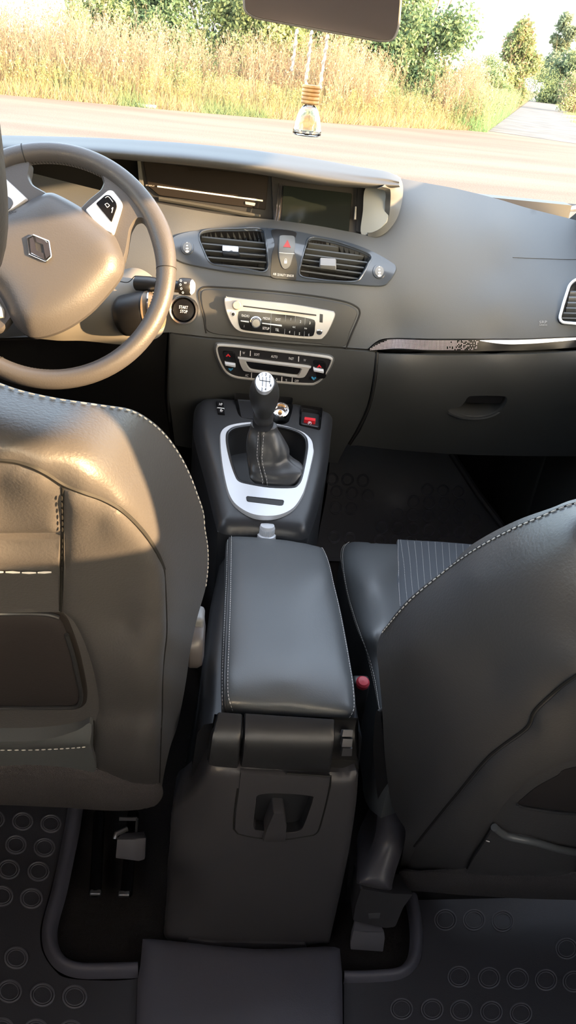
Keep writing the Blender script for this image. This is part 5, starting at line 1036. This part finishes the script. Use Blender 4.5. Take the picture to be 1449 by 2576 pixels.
def tree(x, Y, h, w, cols, nleaf, lab, z0=.25, name='tree', ls=(.05, .10), shape=1., cat='tree', blobs=22):
    base = np.array([x, Y, GZ]); t = thing(name, lab, cat, base)
    mb = MB(); 
    for k in range(5):
        a = k*1.25; e = base + [math.cos(a)*w*.28, math.sin(a)*w*.28, h*.75]; mb.tube(crv([base, base+[math.cos(a)*w*.05, math.sin(a)*w*.05, h*.3], e], 4, False), np.linspace(.035*h/3, .008, 9), 6)
    mb.obj('trunk', BARK, t)
    bl = []
    for k in range(blobs):
        f = rng.random(); zc = h*(z0 + (1-z0)*f*.92); rr = w/2*math.sqrt(max(.05, 1-((f-.35)/.68)**2))**shape; a = rng.uniform(0, 2*np.pi); rad = rr*.72*math.sqrt(rng.random()); bl.append((base + [math.cos(a)*rad, math.sin(a)*rad, zc], w*rng.uniform(.11, .2)))
    per = nleaf//blobs; Cn = []; Cl = []
    for c, r in bl:
        v = rng.normal(size=(per, 3)); v /= np.linalg.norm(v, axis=1)[:, None]; rad = r*(rng.random(per)**.45)[:, None]*np.array([1, 1, 1.1]); Cn.append(c + v*rad + rng.normal(0, .05, (per, 3))*r*3); Cl.append(colr(per, cols)*rng.uniform(1.0, 1.4))
    Cn = np.concatenate(Cn); quads_obj('foliage', leaves(Cn, rng.uniform(*ls, len(Cn))), np.clip(np.concatenate(Cl), 0, 1), t); return t
def gx(px, Y): return YZ(px, 200, Y)[0]
T1 = 'trees and bushes behind the roadside weeds'
for px, Y, h, w, cols, nl, lab, kw in ((255, 30.5, 3.0, 3.4, GRN+LG, 16000, 'low round green bush, furthest left behind the weeds', {}), (390, 31, 4.0, 3.4, GRN+DG, 20000, 'dense green bush second from the left behind the weeds', {}),
   (520, 31.5, 4.8, 3.8, LG+GRN, 22000, 'light green bush between the dense bushes, left of the mirror', {}), (660, 31, 5.4, 3.8, LG, 24000, 'yellow-green leafy tree below the left end of the mirror', {}), (790, 32, 5.0, 4.0, GRN+LG, 22000, 'green bushy tree directly behind the hanging bottle', {}),
   (910, 33, 5.2, 4.0, GRN+DG, 24000, 'darker green bushy tree below the right end of the mirror', {}), (1045, 33, 6.6, 4.3, GRN+DG, 30000, 'tallest green tree right of the mirror, edge of the thicket', {'ls': (.05, .11)}),
   (330, 37, 4.8, 4.4, DG, 16000, 'dark green tree rising behind the low left bushes', {}), (730, 38, 6.5, 5.5, DG+GRN, 18000, 'dark tree deep in the thicket behind the hanging bottle', {})):
    t = tree(gx(px, Y), Y, h, w, cols, nl, lab, name='bush' if h < 4.4 else 'tree', cat='bush' if h < 4.4 else 'tree', z0=.06, blobs=34, **kw); t['group'] = T1
tree(gx(1290, 82), 82, 6.9, 5.6, LG+TAN[:1], 16000, 'lone sunlit tree beside the dirt track, right of the thicket', ls=(.10, .20), z0=.15)
tree(gx(1392, 170), 170, 14.5, 7, [(.34, .42, .26), (.40, .46, .28)], 10000, 'hazy tall tree at the far end of the dirt track', ls=(.25, .45), z0=.2)
tree(gx(1425, 120), 120, 6, 8, [(.30, .38, .2)], 5000, 'hazy low tree at the right of the dirt track', ls=(.2, .35), z0=.05)
tree(gx(1462, 75), 75, 3.0, 4.5, TAN[:2]+LG, 6000, 'sunlit rusty bush at the right edge of the picture beside the track', ls=(.06, .13), z0=.05, name='bush', cat='bush')
for i, (px, Y, h) in enumerate(((1180, 48, 1.9), (1240, 62, 2.2), (1335, 120, 5.0), (1215, 95, 4.0))):
    tree(gx(px, Y), Y, h, h*1.7, GRN+LG, 5000, ('low green shrub just right of the thicket', 'rounded shrub halfway along the left side of the track', 'far shrub where the track meets the sky', 'hazy shrub line behind the track weeds')[i], ls=(.07, .14), z0=.03, name='shrub', cat='shrub')
c = ZZ(368, 268, GZ+.02); mb = MB(); mb.box(c-[.28, .1, .02], c+[.28, .1, .06], b=.02); tag(mb.obj('litter_bag', mat('mint_plastic', (.35, .62, .48), .4)), 'small mint green piece of litter at the road edge', 'litter')
# stones along the track
mb = MB(); 
# ================================================================ LIGHT
w = bpy.data.worlds.new('sky'); scn.world = w; w.use_nodes = True; nt = w.node_tree; bg = nt.nodes['Background']
sky = nt.nodes.new('ShaderNodeTexSky'); sky.sky_type = 'NISHITA'; sky.sun_disc = False; sky.sun_elevation = math.radians(13); sky.sun_rotation = math.radians(150); sky.dust_density = 3.0; sky.air_density = 1.0
mx = nt.nodes.new('ShaderNodeMixRGB'); mx.inputs[0].default_value = .6; mx.inputs[2].default_value = (1.0, .98, .95, 1); nt.links.new(sky.outputs[0], mx.inputs[1]); nt.links.new(mx.outputs[0], bg.inputs[0]); bg.inputs[1].default_value = SKYS = 1.1
sl_ = bpy.data.lights.new('sun', 'SUN'); sl_.energy = 11.0; sl_.color = (1., .63, .31); sl_.angle = math.radians(.6); so = bpy.data.objects.new('sun', sl_); COL.objects.link(so)
SD = Vector((-1, .45, -.22)); so.rotation_euler = SD.to_track_quat('-Z', 'Y').to_euler(); so.location = (6, -6, 4)
vs = scn.view_settings; vs.view_transform = 'Standard'; vs.look = 'None'; vs.gamma = 1; vs.use_curve_mapping = False; vs.exposure = 1.6
